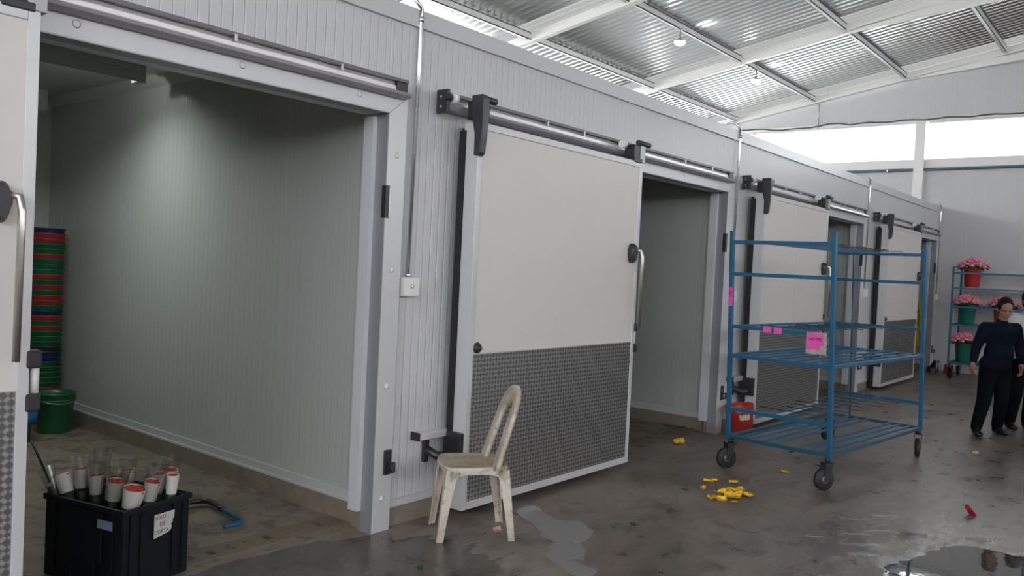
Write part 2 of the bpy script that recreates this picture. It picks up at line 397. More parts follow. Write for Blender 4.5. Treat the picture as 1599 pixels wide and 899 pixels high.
# ------------------------------------------------------------------ cold room walls
fa = MB(); cu = MB(); ut = MB()
def pier(x0, x1):
    fa.box(x0, x1, 0, .1, .15, H); cu.box(x0, x1, .0, .1, 0, .12); ut.box(x0, x1, -.012, .11, .12, .165)
pier(-8, OL(0))
for k in range(NR):
    fa.box(OL(k), OR(k), 0, .1, 2.471, H)
    pier(OR(k), OL(k+1) if k < NR-1 else XE)
struct('wall_front', fa, 'facade', 'white ribbed insulated panel wall of the cold rooms with four doorways', 'wall')
struct('baseboard_front', ut, 'alu', 'white metal channel along the foot of the ribbed panel wall', 'baseboard')
struct('trim_5', cu, 'curb', 'low tan concrete curb under the ribbed panel wall', 'curb')
struct('wall_back', MB().box(-1.3, XE, YB, YB+.1, 0, H), 'inner_x', 'back panel wall of the cold rooms', 'wall')
for k in range(NR):
    struct('wall_partition', MB().box(XI(k), XI(k)+.1, .1, YB, .15, 2.98), 'inner', 'grey ribbed panel partition on the right of %s cold room' % ['the nearest', 'the second', 'the third', 'the farthest'][k], 'wall')
    b = MB().box(XI(k)-.02, XI(k)+.12, .1, YB, 0, .125); b.box(XI(k)-.05, XI(k)+.01, .12, .17, 0, .11)
    struct('trim_6', b, 'curb', 'tan concrete curb under the right wall of %s cold room' % ['the nearest', 'the second', 'the third', 'the farthest'][k], 'curb')
    b = MB().box(XI(k)-.022, XI(k)+.122, .1, YB, .125, .14).box(XI(k)-.012, XI(k)+.112, .1, YB, .14, .19)
    struct('baseboard_right', b, 'alu', 'white metal channel at the foot of the right wall of %s cold room' % ['the nearest', 'the second', 'the third', 'the farthest'][k], 'baseboard')
struct('wall_partition', MB().box(-1.3, -1.2, .1, YB, 0, 2.98), 'inner', 'left panel wall of the nearest cold room', 'wall')
struct('ceiling', MB().box(-1.3, XE, .1, YB, 2.98, 3.1), 'roomceil', 'flat panel ceiling over the cold rooms', 'ceiling')
struct('trim_7', MB().box(-8, XE, -.022, .14, H, 3.125), 'alu', 'white metal capping along the top of the ribbed wall', 'trim', )
for k in range(NR):                                   # cove between wall and ceiling
    b = MB().prism([(0, 0), (-.075, 0), (0, -.075)], .1, YB, lambda u, v, w_, k=k: (XI(k)+u, w_, 2.98+v))
    struct('trim_8', b, 'roomceil', 'pale cove strip between wall and ceiling of %s cold room' % ['the nearest', 'the second', 'the third', 'the farthest'][k], 'trim')

NTH = ['nearest', 'second', 'third', 'farthest']
# door frames
for k in range(NR):
    a, b_ = OL(k), OR(k); w = .141; zt = 2.471
    mb = MB()
    mb.prism([(b_, 0), (b_+w, 0), (b_+w, zt+.11), (b_, zt)], -.038, 0, lambda u, v, w_: (u, w_, v))
    mb.prism([(a-w, 0), (a, 0), (a, zt), (a-w, zt+.11)], -.038, 0, lambda u, v, w_: (u, w_, v))
    mb.prism([(a, zt), (b_, zt), (b_+w, zt+.11), (a-w, zt+.11)], -.038, 0, lambda u, v, w_: (u, w_, v))
    fr = struct('trim_%d' % (k+1), mb, 'alu', 'aluminium frame around the doorway of the %s cold room' % NTH[k], 'door frame', .003)
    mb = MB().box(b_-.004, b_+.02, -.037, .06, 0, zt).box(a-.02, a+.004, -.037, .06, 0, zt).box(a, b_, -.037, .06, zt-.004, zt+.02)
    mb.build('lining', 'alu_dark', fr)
    mb = MB().box(b_-.035, b_+.07, .06, .14, .12, zt-.02).box(a-.07, a+.035, .06, .14, .12, zt-.02).box(a, b_, .06, .14, zt-.006, zt+.02)
    mb.build('inner_strip', 'lilac', fr)
    for z in (.2, .87, 1.56, 2.23):
        MB().lathe([(.0001, -.004), (.012, -.003), (.018, 0)], (b_+.07, -.039, z), 14, 'y').build('screw_cap', 'white', fr)
    for x in (a+.2, b_-.23-.74*1, b_-.23):
        MB().lathe([(.0001, -.004), (.012, -.003), (.018, 0)], (x, -.039, zt+.062), 14, 'y').build('screw_cap', 'white', fr)
    lp = MB().box(b_-.006, b_+.028, -.0425, -.006, 1.86, 2.05); o = lp.build('strike_plate', 'black', fr, .002)
    MB().box(b_+.022, b_+.032, -.044, -.0425, 1.865, 2.045).build('strike_edge', 'steel', o)
    # floor roller guide on the jamb
    g = MB().box(b_+.07, b_+.125, -.052, -.038, .34, .49); g.box(b_+.09, b_+.115, -.09, -.052, .40, .415).box(b_+.09, b_+.115, -.09, -.052, .355, .37)
    g.cyl((b_+.11, -.085, .36), (b_+.11, -.085, .42), .012)
    g.build('jamb_guide', 'black', fr, .004)

# ------------------------------------------------------------------ tracks and sliding doors
DOFF = [.05, 0, -.04, .10]
for k in range(NR):
    x0 = (JX[k-1]+.19) if k else -1.2; x1 = JX[k]-(.12 if k == 0 else .2); x0 += DOFF[k] if k > 1 else 0
    tr = thing('door_track', 'long aluminium sliding door rail above the %s cold room doorway' % NTH[k], 'track', ((x0+x1)/2, -.02, 2.6))
    ox = Vector(((x0+x1)/2, -.02, 2.6))
    def pr(mb, poly, tr=tr, ox=ox, x0=x0, x1=x1): return mb.prism(poly, x0, x1, lambda u, v, w_: (w_-ox.x, u-ox.y, v-ox.z))
    pr(MB(), [(0, 2.672), (-.075, 2.672), (-.075, 2.655), (-.045, 2.655), (-.045, 2.660), (0, 2.660)]).build('top_lip', 'track_lip', tr)
    pr(MB(), [(0, 2.66), (-.035, 2.66), (-.04, 2.635), (-.052, 2.63), (-.052, 2.61), (-.062, 2.605), (-.062, 2.60), (0, 2.60)]).build('rail', 'track', tr)
    pr(MB(), [(0, 2.60), (-.062, 2.60), (-.095, 2.595), (-.105, 2.575), (-.09, 2.562), (0, 2.562)]).build('lower_rail', 'track_low', tr)
    e = MB().box(x0-.022-ox.x, x0-ox.x, -.095, .0, 2.535-ox.z, 2.68-ox.z); e.build('end_cap', 'black', tr, .004)
    for z in (2.575, 2.635): MB().lathe([(.0001, -.006), (.008, -.005), (.009, 0)], (x0-.022-ox.x, -.04, z-ox.z), 10, 'x').build('bolt', 'steel', tr)
    e = MB().box(x1-.08-ox.x, x1+.002-ox.x, -.045, -.0, 2.602-ox.z, 2.654-ox.z); e.build('end_stop', 'black', tr, .003)
    for i in range(4):
        xx = x0+(x1-x0)*(.25+.25*i) if i < 3 else x1-.5
        if i == 1: xx = x0+(x1-x0)*.36
        MB().box(xx-ox.x-.008, xx-ox.x+.008, -.06, -.04, 2.628-ox.z, 2.662-ox.z).build('splice_clip', 'steel', tr)

    a, b_ = JX[k]-4.25-0+ (P-4.62), JX[k]-2.23
    a = JX[k]+.37-P+DOFF[k]; b_ = a+2.02; f = -.2; zb, zt = .054, 2.507
    D = thing('door_%d' % (k+1), ['white sliding door cut by the left edge, chequer plate below', 'large white sliding door behind the plastic chair, chequer plate on its lower half',
              'white sliding door directly behind the blue rack', 'farthest white sliding door, beside the yellow apron'][k], 'door', (a, f, 0), 0, None, 'structure')
    W = b_-a
    leaf = MB().box(.045, W-.045, .004, .10, zb+.05, zt-.045)
    leaf.build('door_panel', 'door', D)
    MB().box(W*.49, W*.49+.0015, .0032, .01, 1.04, zt-.045).build('panel_seam', 'track', D)
    fr = MB()
    fr.box(0, .045, -.004, .12, zb, zt).box(W-.045, W, -.004, .12, zb, zt).box(.045, W-.045, -.004, .12, zt-.045, zt).box(.045, W-.045, -.004, .12, zb, zb+.05)
    fr.build('door_edge_frame', 'alu', D, .003)
    MB().box(.046, W-.046, 0, .006, zb+.05, 1.045).build('tread_plate', 'tread', D)
    MB().box(.046, W-.046, -.003, .006, 1.045, 1.053).build('plate_edge', 'track', D)
    MB().box(.03, W-.03, .12, .165, zb+.0, zt-.03).box(-.012, .03, .10, .15, zb-.02, zt-.05).build('gasket', 'gasket', D)
    # round lock near the rear edge
    o = MB().lathe([(.0001, -.028), (.016, -.026), (.018, -.012), (.030, -.010), (.037, 0), (.037, .004)], (.085, -.001, 1.085), 20, 'y').build('round_lock', 'black', D)
    # handle: teardrop housing with a long lever
    hs = MB(); pts = []
    for i in range(20):
        an = 2*PI*i/20; rx, rz = .036, .078
        pts.append((rx*math.cos(an)*(1 if math.sin(an) > -.2 else .85), rz*math.sin(an)))
    hx, hz = W-.125, 1.765
    for (s1, y1), (s2, y2) in (((1, 0), (1, -.03)), ((1, -.03), (.8, -.055))):
        V = [(hx+p[0]*s1, y1, hz+p[1]*s1) for p in pts]+[(hx+p[0]*s2, y2, hz+p[1]*s2) for p in pts]
        hs.add(V, [(i, (i+1) % 20, (i+1) % 20+20, i+20) for i in range(20)], smooth=True)
    hs.add([(hx+p[0]*.8, -.055, hz+p[1]*.8) for p in pts], [tuple(range(20))])
    ho = hs.build('handle_housing', 'charcoal', D)
    lv = MB().tube([(hx+.02, -.04, hz+.03), (hx+.045, -.075, hz+.02), (hx+.05, -.085, hz-.03), (hx+.045, -.085, 1.17)], .011, 10, flat=1.4)
    lv.build('lever', 'steel', ho)
    g = MB().cyl((W+.028, .02, 1.13), (W+.028, .02, 1.03), .016, 12); go = g.build('edge_grip', 'white', D)
    for z0, z1 in ((1.13, 1.20), (.96, 1.03)):
        MB().box(W-.012, W+.043, -.012, .042, z0, z1).build('grip_bracket', 'black', go, .008)
    # rear hanger, tall and curved
    hh = MB(); prof = [(2.29, -.012, .05), (2.31, -.03, .06), (2.42, -.042, .066), (2.56, -.045, .072), (2.64, -.045, .072), (2.665, -.035, .06)]
    V = []; F = []
    for z, yy, ww in prof: V += [(-.045, yy-.03, z), (.030 if z > 2.5 else .026, yy-.012, z), (.030 if z > 2.5 else .026, -.004, z), (-.045, -.004 if z < 2.5 else .03, z)]
    for i in range(len(prof)-1):
        for j in range(4): F.append((4*i+j, 4*i+(j+1) % 4, 4*i+4+(j+1) % 4, 4*i+4+j))
    F += [(0, 1, 2, 3), tuple(4*(len(prof)-1)+j for j in (3, 2, 1, 0))]
    hh.add(V, F)
    hgo = hh.build('rear_hanger', 'charcoal', D, .006)
    MB().box(0, .085, -.012, .1, 2.525, 2.64).build('hanger_plate', 'charcoal', hgo, .004)
    MB().cyl((0, .045-.06, 2.648), (.13, .045-.06, 2.648), .022).build('buffer', 'black', hgo)
    MB().cyl((-.155, .09, 2.63), (-.115, .09, 2.63), .03, 18).build('wheel', 'white', hgo)
    MB().cyl((-.175, .09, 2.63), (-.225, .09, 2.63), .024, 16).build('rubber_stop', 'black', hgo)
    # front hanger
    h2 = MB().box(W-.13, W-.045, 0, .1, 2.50, 2.64).box(W-.14, W-.02, -.01, .02, 2.495, 2.53)
    h2o = h2.build('front_hanger', 'black', D, .006)
    MB().box(W-.048, W+.022, -.008, .05, 2.50, 2.642).build('hanger_plate', 'track_low', h2o, .004)
    MB().cyl((W-.09, .0, 2.655), (W+.085, .0, 2.655), .022).build('buffer', 'black', h2o)
    MB().cyl((W-.22, .075, 2.632), (W-.17, .075, 2.632), .03, 18).build('wheel', 'white', h2o)
    MB().cyl((W-.17, .07, 2.632), (W-.1, .07, 2.632), .008, 8).build('axle', 'steel', h2o)
    # rear guide block at the bottom of the leaf
    g = MB().box(-.03, .055, .12, .15, .34, .56).box(-.035, -.004, -.0, .15, .36, .55)
    g.build('guide_plate', 'black', D, .005)
    # floor guide bracket on the wall and the low rail: things on their own
    if k:
        gb = MB().box(a-.175, a-.135, -.03, 0, .36, .53).tube([(a-.155, -.03, .44), (a-.14, -.10, .41), (a-.09, -.13, .41), (a-.04, -.13, .41)], .028, 8)
        tag(gb.build('door_guide', 'black', None, .004), 'black plastic door guide on the wall by the foot of the %s sliding door' % NTH[k], 'guide', 'black door guides')
        rl = MB().box(a-.27, b_-.1, -.075, -.0, .515, .56)
        lo = tag(rl.build('lower_rail', 'track', None, .003), 'short white metal rail low on the wall behind the %s sliding door' % NTH[k], 'rail', 'low door rails')
        MB().box(a-.276, a-.268, -.078, .0, .512, .563).build('end_cap', 'black', lo)

# ------------------------------------------------------------------ conduits with boxes
for k in range(NR):
    zb = [1.52, 1.47, 1.52, 1.47][k]; lean = -.02
    xt = JX[k]
    pts = [(xt+lean, -.028, zb), (xt, -.028, 3.02)]
    pts += [(xt-.0, -.03, 3.13)]+[(xt-.02-.06*math.sin(a)*.5, -.03+.085*(1-math.cos(a)), 3.13+.075*math.sin(a)) for a in (.4, .8, 1.2, 1.57)]+[(xt-.06, .16, 3.185), (xt-.08, .4, 3.17)]
    o = MB().tube(pts[:2]+smoothpts(pts[2:], 4), .0125, 10).build('conduit', 'galv')
    tag(o, 'shiny metal conduit pipe on the wall %s' % ['between the nearest and second doorways', 'between the second and third doorways', 'between the third and farthest doorways', 'right of the farthest doorway'][k], 'conduit')
    bx = MB().box(xt+lean-.062, xt+lean+.062, -.07, 0, zb-.115, zb).build('junction_box', 'track', o, .003)
    MB().box(xt+lean-.058, xt+lean+.058, -.073, -.07, zb-.111, zb-.004).build('cover_plate', 'white', bx)
    MB().lathe([(.0001, -.01), (.010, -.009), (.012, 0)], (xt+lean, -.073, zb-.055), 10, 'y').build('switch_button', 'track', bx)
    MB().cyl((xt+lean*.7, -.028, zb), (xt+lean*.7, -.028, zb+.025), .018, 12).build('connector', 'galv', o)
    MB().cyl((xt, -.03, 3.05), (xt, -.03, 3.08), .018, 12).build('connector', 'galv', o)

# ------------------------------------------------------------------ end wall with window strip
zs, zt = 4.05, 4.80
b = MB().box(XE, XE+.12, -16, YB+.85, 0, zs); b.box(XE, XE+.12, -16, -14, zs, 4.45)
YY = [YB+.85, 4.2, 0, -4.2, -8, -12, -16]
pl = [(-14, zt), (5.6, zt), (5.6, roofz(5.6)-.10), (-4.2, roofz(-4.2)-.10), (-14, roofz(-14)-.10)]
b.prism([(p[0], p[1]) for p in pl], XE, XE+.12, lambda u, v, w_: (w_, u, v))
struct('wall_end', b, 'endwall', 'tall pale grey panel wall closing the far end of the hall', 'wall')
for i, (y0, y1) in enumerate(((.52, 5.5), (-4.6, .34), (-9.5, -4.75))):
    wd = thing('window_%d' % (i+1), ['bright high window strip left of the white column', 'bright high window strip right of the white column', 'high window strip farther right in the end wall'][i], 'window', (XE+.05, (y0+y1)/2, zs), 0, None, 'structure')
    MB().box(0, .006, -(y1-y0)/2, (y1-y0)/2, .02, zt-zs-.02).build('pane', 'glass', wd)
    MB().box(-.02, .03, -(y1-y0)/2, (y1-y0)/2, 0, .03).box(-.02, .03, -(y1-y0)/2, (y1-y0)/2, zt-zs-.03, zt-zs).build('window_frame', 'beam', wd)
struct('wall_eave_blocker', MB().box(-8, XE, 5.75, 5.85, 0, 4.0), 'endwall_x', 'added unseen wall behind the cold rooms cutting the eave light, open strip above it', 'wall')  # added unseen wall, cuts down the light entering at the eave
# unseen walls behind and left of view, added low so light enters high
struct('wall_near', MB().box(-8, XE, -16.1, -16, 0, 3.3), 'endwall_x', 'added unseen long wall behind the viewer, low so light enters above it', 'wall')
struct('wall_left', MB().box(-8.1, -8, -16, 0, 0, 3.0), 'endwall_x', 'added unseen end wall behind the viewer, low so light enters above it', 'wall')
struct('trim_9', MB().box(XE-.03, XE, -14, 5.5, 3.90, 4.06), 'beam', 'white sill band under the high windows', 'trim')
struct('trim_10', MB().box(XE-.02, XE, -14, 5.5, 4.80, 4.87), 'beam', 'white band over the high windows', 'trim')
tag(MB().box(XE-.14, XE-.0, .34, .52, 0, 4.80).build('wall_column', 'beam', None, .004), 'white steel column standing against the end wall between the high windows', 'column')
pp = MB().tube([(XE-.085, 5.2, 3.86), (XE-.085, -13, 3.86)], .022, 10)
po = tag(pp.build('water_pipe', plain('blue_grey_pipe_paint', (.06, .09, .13), .35)), 'thin dark blue pipe running level across the end wall below the windows', 'pipe')
for y in (3.2, 1.0, -1.6): MB().box(XE-.11, XE-.005, y-.012, y+.012, 3.825, 3.895).build('pipe_clip', 'steel', po)
cb = MB()
pts = []
for i in range(60):
    y = 4.6-i*.2; pts.append((XE-.06, y, 4.84+.012*math.sin(i*1.7)+(.03 if i < 14 else 0)*math.sin(i*.6)))
cb.tube(pts, .014, 6); tag(cb.build('window_cable', 'rodm'), 'dark cable running along the top of the high window strip', 'cable')
for y, z0, z1, lb in ((3.82, 4.62, 4.80, 'short thin grey rod at the left end of the high windows'), (2.43, 4.78, 5.42, 'thin grey drop rod from the roof down to the window cable')):
    tag(MB().cyl((XE-.08, y, z0), (XE-.08, y, z1), .012, 8).build('drop_rod', 'steel'), lb, 'rod')

# ------------------------------------------------------------------ roof
def roof_mesh(x0, x1, ys, pitch=.155, dep=.045, lift=.0):
    mb = MB(); n = int(round((x1-x0)/pitch)); prof = []
    for i in range(n):
        x = x0+i*pitch
        prof += [(x, 0), (x+pitch*.32, 0), (x+pitch*.5, dep), (x+pitch*.82, dep)]
    prof.append((x0+n*pitch, 0)); V = []
    for y in ys: V += [(x, y, roofz(y)+z+lift) for x, z in prof]
    m = len(prof); F = [(j*m+i, j*m+i+1, (j+1)*m+i+1, (j+1)*m+i) for j in range(len(ys)-1) for i in range(m-1)]
    mb.add(V, F); return mb
ys = [5.75, 4.2, 2.5, .75, -.93, -2.6, -4.2, -6, -8, -10, -12, -14, -16]
SKY = [(2.1, 2.7), (5.8, 6.5), (9.55, 10.25), (13.3, 14.0), (16.9, 17.5)]
cur = -8.0; segs = []
for a, b_ in SKY:
    segs.append((cur, a, 'roof')); segs.append((a, b_, 'skylight')); cur = b_
segs.append((cur, XE+.1, 'roof'))
for i, (a, b_, m) in enumerate(segs):
    if b_-a < .1: continue
    n = max(1, round((b_-a)/.155))
    o = roof_mesh(a, b_, ys, (b_-a)/n).build('ceiling', m)
    tag(o, ('translucent corrugated daylight sheet in the roof, bay %d from the open left end' if m == 'skylight' else 'corrugated galvanised metal roof sheeting, bay %d from the open left end') % (i//2+1), 'roof', None, 'structure')
PY = [4.2, 2.5, .75, -.93, -2.6]
RX = [2.4, 6.15, 9.9, 13.65, 17.38]
def rz(y): return roofz(y)-.02
ordn = ['lowest', 'second lowest', 'middle', 'fourth', 'highest']
for i, y in enumerate(PY):
    mb = MB(); z = rz(y)
    mb.box(-8, XE-.02, y-.03, y+.03, z-.11, z-.095).box(-8, XE-.02, y-.03, y-.024, z-.11, z).box(-8, XE-.02, y-.03, y+.03, z-.015, z).box(-8, XE-.02, y+.024, y+.03, z-.11, z-.07)
    tag(mb.build('roof_purlin', 'purlin'), 'long grey white steel purlin under the metal roof, %s on the slope' % ordn[i], 'purlin')
rlab = ['above the nearest sliding door, out of view', 'second from the open left end', 'above the second cold room', 'crossing between the two lit lamps', 'against the end wall']
for i, x in enumerate(RX):
    if i == 0: continue
    w = .10; mb = MB(); top = lambda y: rz(y)-.0
    poly = [(5.6, top(5.6)), (5.6, top(5.6)-.14), (.7, top(.7)-.14), (-4.2, top(-4.2)-.14), (-9.1, top(-9.1)-.14), (-16, top(-16)-.14), (-16, top(-16)), (-4.2, top(-4.2))]
    mb.prism(poly, x-w/2, x+w/2, lambda u, v, w_: (w_, u, v))
    z1 = top(.75)-.13
    def tz(y): return z1+(.75-y)*.085
    mb.prism([(.95, top(.95)-.13), (-.6, tz(-.6)-.015), (-4.2, tz(-4.2)), (-4.2, tz(-4.2)+.13), (-.6, tz(-.6)+.12), (.5, top(.5)-.12)], x-w/2, x+w/2, lambda u, v, w_: (w_, u, v))
    mb.prism([(-9.35, top(-9.35)-.13), (-7.8, tz(-.6)-.015), (-4.2, tz(-4.2)), (-4.2, tz(-4.2)+.13), (-7.8, tz(-.6)+.12), (-8.9, top(-8.9)-.12)], x-w/2, x+w/2, lambda u, v, w_: (w_, u, v))
    tag(mb.build('roof_rafter', 'beam', None, .004), 'white steel roof rafter with a tie, '+rlab[i], 'rafter')
# lamps hanging under the second purlin
def lamp():
    t = thing('pendant_lamp', '', 'lamp')
    MB().cyl((0, 0, -.02), (0, 0, -.17), .008, 8).build('stem', 'black', t)
    MB().lathe([(.0001, -.14), (.03, -.145), (.05, -.17), (.085, -.19), (.088, -.197)], n=20).build('lamp_shade', 'steel', t)
    MB().lathe([(.082, -.197), (.075, -.225), (.045, -.245), (.0001, -.25)], n=20).build('lamp_glass', 'lamp', t)
    MB().box(-.02, .02, -.05, .05, -.02, .0).build('bracket', 'steel', t)
    return t
L0 = lamp(); zl = rz(2.45)-.11
for i, (x, y, lb) in enumerate(((11.35, 2.47, 'lit hanging lamp left of the middle rafter, nearer one'), (14.25, 2.47, 'lit hanging lamp just right of the middle rafter, farther one'))):
    o = L0 if i == 0 else copy_tree(L0)
    o.location = (x, y, zl); o['label'] = lb; o['group'] = 'lit pendant lamps'

# ------------------------------------------------------------------ things in the nearest cold room
lt = thing('strip_light', 'strip light fixture under the ceiling of the nearest cold room', 'light fixture', (2.42, 2.53, 2.98))
MB().box(-.68, .66, -.075, .075, -.05, 0).build('housing', 'housing', lt, .004)
MB().box(-.66, .64, -.075, -.065, -.128, -.05).build('reflector', 'housing', lt)
MB().box(.60, .66, -.07, .03, -.128, -.05).build('end_plate', 'housing', lt)
for x in (-.5, .39): MB().cyl((x, .0, -.05), (x, .0, -.075), .018, 10).build('lamp_holder', 'white', lt)
for x in (-.5, .39): MB().ell((x, .01, -.088), (.019, .019, .019), 14, 10).build('bulb', 'bulb', lt)

ld_ = bpy.data.lights.new('strip_lamp', 'AREA'); ld_.shape = 'RECTANGLE'; ld_.size = 1.1; ld_.size_y = .05; ld_.energy = 13; ld_.color = (.91, 1, .93); ld_.spread = math.radians(150)
lo_ = bpy.data.objects.new('strip_lamp', ld_); col.objects.link(lo_); lo_.parent = lt; lo_.location = (-.10, .02, -.125)
struct('trim_11', MB().box(-1.2, 3.12, 4.3, 4.42, 2.80, 2.98), 'roomceil', 'boxed pale trim under the ceiling at the back of the nearest cold room', 'trim')

def bucket(name, mat, h=.34, rt_=.16, rb=.115, handle=True, cl=.055):
    t = thing(name, '', 'bucket')
    w = .004
    MB().lathe([(.0001, 0), (rb, 0), (rb+.002, .005), (rt_*.93, h-cl-.005), (rt_*.955, h-cl), (rt_*.96, h-.02), (rt_, h-.012), (rt_+.004, h-.004), (rt_+.001, h), (rt_-.006, h-.002), (rt_*.93-w, h-.05), (rb-w, w), (.0001, w)], n=28).build('body', mat, t)
    if handle: MB().lathe([(rt_*.935, h-.075), (rt_*.935+.006, h-.072), (rt_*.935+.006, h-.066), (rt_*.94, h-.063)], n=28).build('rim_band', mat, t)
    if handle:
        pts = [((rt_+.006)*math.cos(a), (rt_+.006)*math.sin(a)*.55-.0-.06*math.sin(a)*0, h-.03-.05*abs(math.sin(a))) for a in [PI+PI*i/12 for i in range(13)]]
        pts = [(p[0], -abs((rt_+.01)*math.sin(PI*i/12)), p[2]) for i, p in enumerate(pts)]
        MB().tube(pts, .003, 6).build('handle', 'steel', t)
    return t
seq = 'N R R G G R G G T R G R G R R G N R G R G G G B N N G G G G G R'.split()
cm = {'N': ('navy', 'dark blue'), 'R': ('dullred', 'dull red'), 'G': ('green', 'green'), 'T': ('teal', 'teal green'), 'B': ('charcoal', 'grey black')}
protos = {}; n = len(seq); pos = Vector((3.13, 4.25, 0)); cnt = {}
for i in range(n):
    c = seq[n-1-i]
    if c not in protos:
        b = bucket('stacked_bucket', cm[c][0],   .34, .15, .105, False, .026); protos[c] = b
    else: b = copy_tree(protos[c])
    b.location = (pos.x, pos.y, .002+i*.0455)
    if i == n-1: lb = 'dark blue plastic bucket on the very top of the tall nested stack'
    elif i == 0: lb = 'dull red plastic bucket at the bottom of the tall nested stack'
    else:
        j = n-1-i; wd = lambda q: {1: 'first', 2: 'second', 3: 'third'}.get(q, '%dth' % q) if q not in (21, 22, 23, 31) else {21: '21st', 22: '22nd', 23: '23rd', 31: '31st'}[q]
        lb = '%s plastic bucket in the tall nested stack, %s counted down from the top' % (cm[c][1], wd(j+1))
    tag(b, lb, 'bucket', 'buckets nested in the tall stack')
g = bucket('bucket', 'green', .34, .165, .13); g.location = (3.07, 3.83, 0); tag(g, 'dark green plastic bucket on the floor in front of the tall bucket stack', 'bucket')
MB().lathe([(.158, .27), (.166, .272), (.166, .285), (.158, .287)], n=28).build('rim_band', 'green', g)
tag(MB().tube([(3.29, 4.44, 0), (3.30, 4.47, 1.60)], .03, 12).build('black_upright', 'black'), 'tall narrow black upright standing between the bucket stack and the wall', 'pipe')  # narrow black upright right of the bucket stack
g2 = copy_tree(g); g2.location = (2.66, 3.62, 0); g2['label'] = 'dark green plastic bucket half hidden by the left door edge, blue cloth over its rim'
bc = MB(); V = []; F = []
for i in range(11):                                   # cloth folded over the bucket rim, hanging down outside
    for j in range(9):
        a = math.radians(-100+100*i/10); t = j/8
        if t < .4: r = .10+.075*(t/.4); z = .345+.03*math.sin(i*1.7)*t+.02
        else: r = .178+.012*math.sin(i*2.2); z = .365-.20*(t-.4)/.6*(1-.25*abs(i/5-1))
        V.append((2.66+r*math.cos(a), 3.62+r*math.sin(a), z))
F = [(j+9*i, j+9*i+1, j+9*i+10, j+9*i+9) for i in range(10) for j in range(8)]
bc.add(V, F, smooth=True); bco = bc.build('cleaning_cloth', 'bluecloth'); so = bco.modifiers.new('s', 'SOLIDIFY'); so.thickness = .006
tag(bco, 'bright blue cloth hanging over a bucket rim beside the left door grip', 'cloth')
# blue tube handle on the floor beside the crate
hp = [(2.38, .95, .02), (2.60, 1.12, .03), (2.80, 1.11, .035), (2.87, 1.06, .035), (2.865, .95, .035), (2.835, .77, .035), (2.82, .63, .035), (2.79, .56, .033), (2.68, .565, .03)]
ht = thing('tube_handle', 'bent blue tube handle with a black sleeve lying on the floor beside the crate', 'handle', (2.7, .9, 0))
def off(ps, o): return [tuple(Vector(p)-Vector(o)) for p in ps]
sp = smoothpts(off(hp, (2.7, .9, 0)))
MB().tube(sp, .014, 10).build('tube', 'blue', ht)
MB().tube(sp[:24], .0175, 10).build('sleeve', 'black', ht)
rd = MB().tube([(1.60, .49, .70), (1.735, .60, .45)], .006, 8); tag(rd.build('thin_rod', 'rodm'), 'thin dark rod sticking out of the left side of the crate towards the door', 'rod')

# crate with flower sleeves
ang = math.atan2(.10, .40)
cr = thing('plastic_crate', 'dark navy plastic crate with torn labels holding wrapped flowers, in the nearest doorway', 'crate', (1.975, .385, 0), ang)
CW, CD, CH = .41, .56, .40                                # along local x (right), local y (deep)
def shell(mb, w, d, z0, z1, t=.012):
    mb.box(-w/2, w/2, -d/2, -d/2+t, z0, z1).box(-w/2, w/2, d/2-t, d/2, z0, z1).box(-w/2, -w/2+t, -d/2+t, d/2-t, z0, z1).box(w/2-t, w/2, -d/2+t, d/2-t, z0, z1)
mb = MB(); shell(mb, CW-.02, CD-.02, .01, CH-.01); mb.box(-CW/2+.01, CW/2-.01, -CD/2+.01, CD/2-.01, .0, .014)
mb.build('body', 'crate', cr, .004)
mb = MB(); shell(mb, CW, CD, CH-.03, CH, .016); mb.build('rim', 'crate', cr, .004)
for x in (-CW/2+.05, -CW/2+.11, -CW/2+.30, CW/2-.05): 
    MB().box(x-.008, x+.008, -CD/2+.001, -CD/2+.012, .03, CH-.03).build('side_rib', 'crate', cr, .002)
for y in (-.2, -.08, .08, .2): MB().box(-CW/2+.001, -CW/2+.012, y-.008, y+.008, .03, CH-.03).build('side_rib', 'crate', cr, .002)
MB().box(-CW/2-.006, -CW/2+.004, -.14, .14, .14, CH-.03).build('handle_panel', 'crate', cr, .006)
# torn label
lab = [(0, 0), (.115, .012), (.135, .02), (.142, .035), (.130, .042), (.148, .05), (.146, .062), (.158, .068), (.160, .10), (.0, .10)]
lab = [(p[0]*.76, p[1]*1.15) for p in lab]
lo = MB().prism(lab, 0, .0012, lambda u, v, w_: (u, -w_, v)).build('torn_label', 'paper', cr)
lo.location = (-.03, -CD/2-.0002, .225)
for s, x, z, sz in (('SOLU', .036, .096, .026), ('DE', .050, .062, .028), ('CORTA', .046, .026, .025)):
    text_mesh(s, sz, 'ink', lo, 'label_text', Matrix.Translation((x, -.0014, z)) @ Matrix.Rotation(PI/2, 4, 'X'), ext=.0003)
o = MB().box(-.0012, 0, -.05, .05, 0, .042).build('blue_label', 'bluelabel', cr); o.location = (-CW/2-.006, -.165, .30)
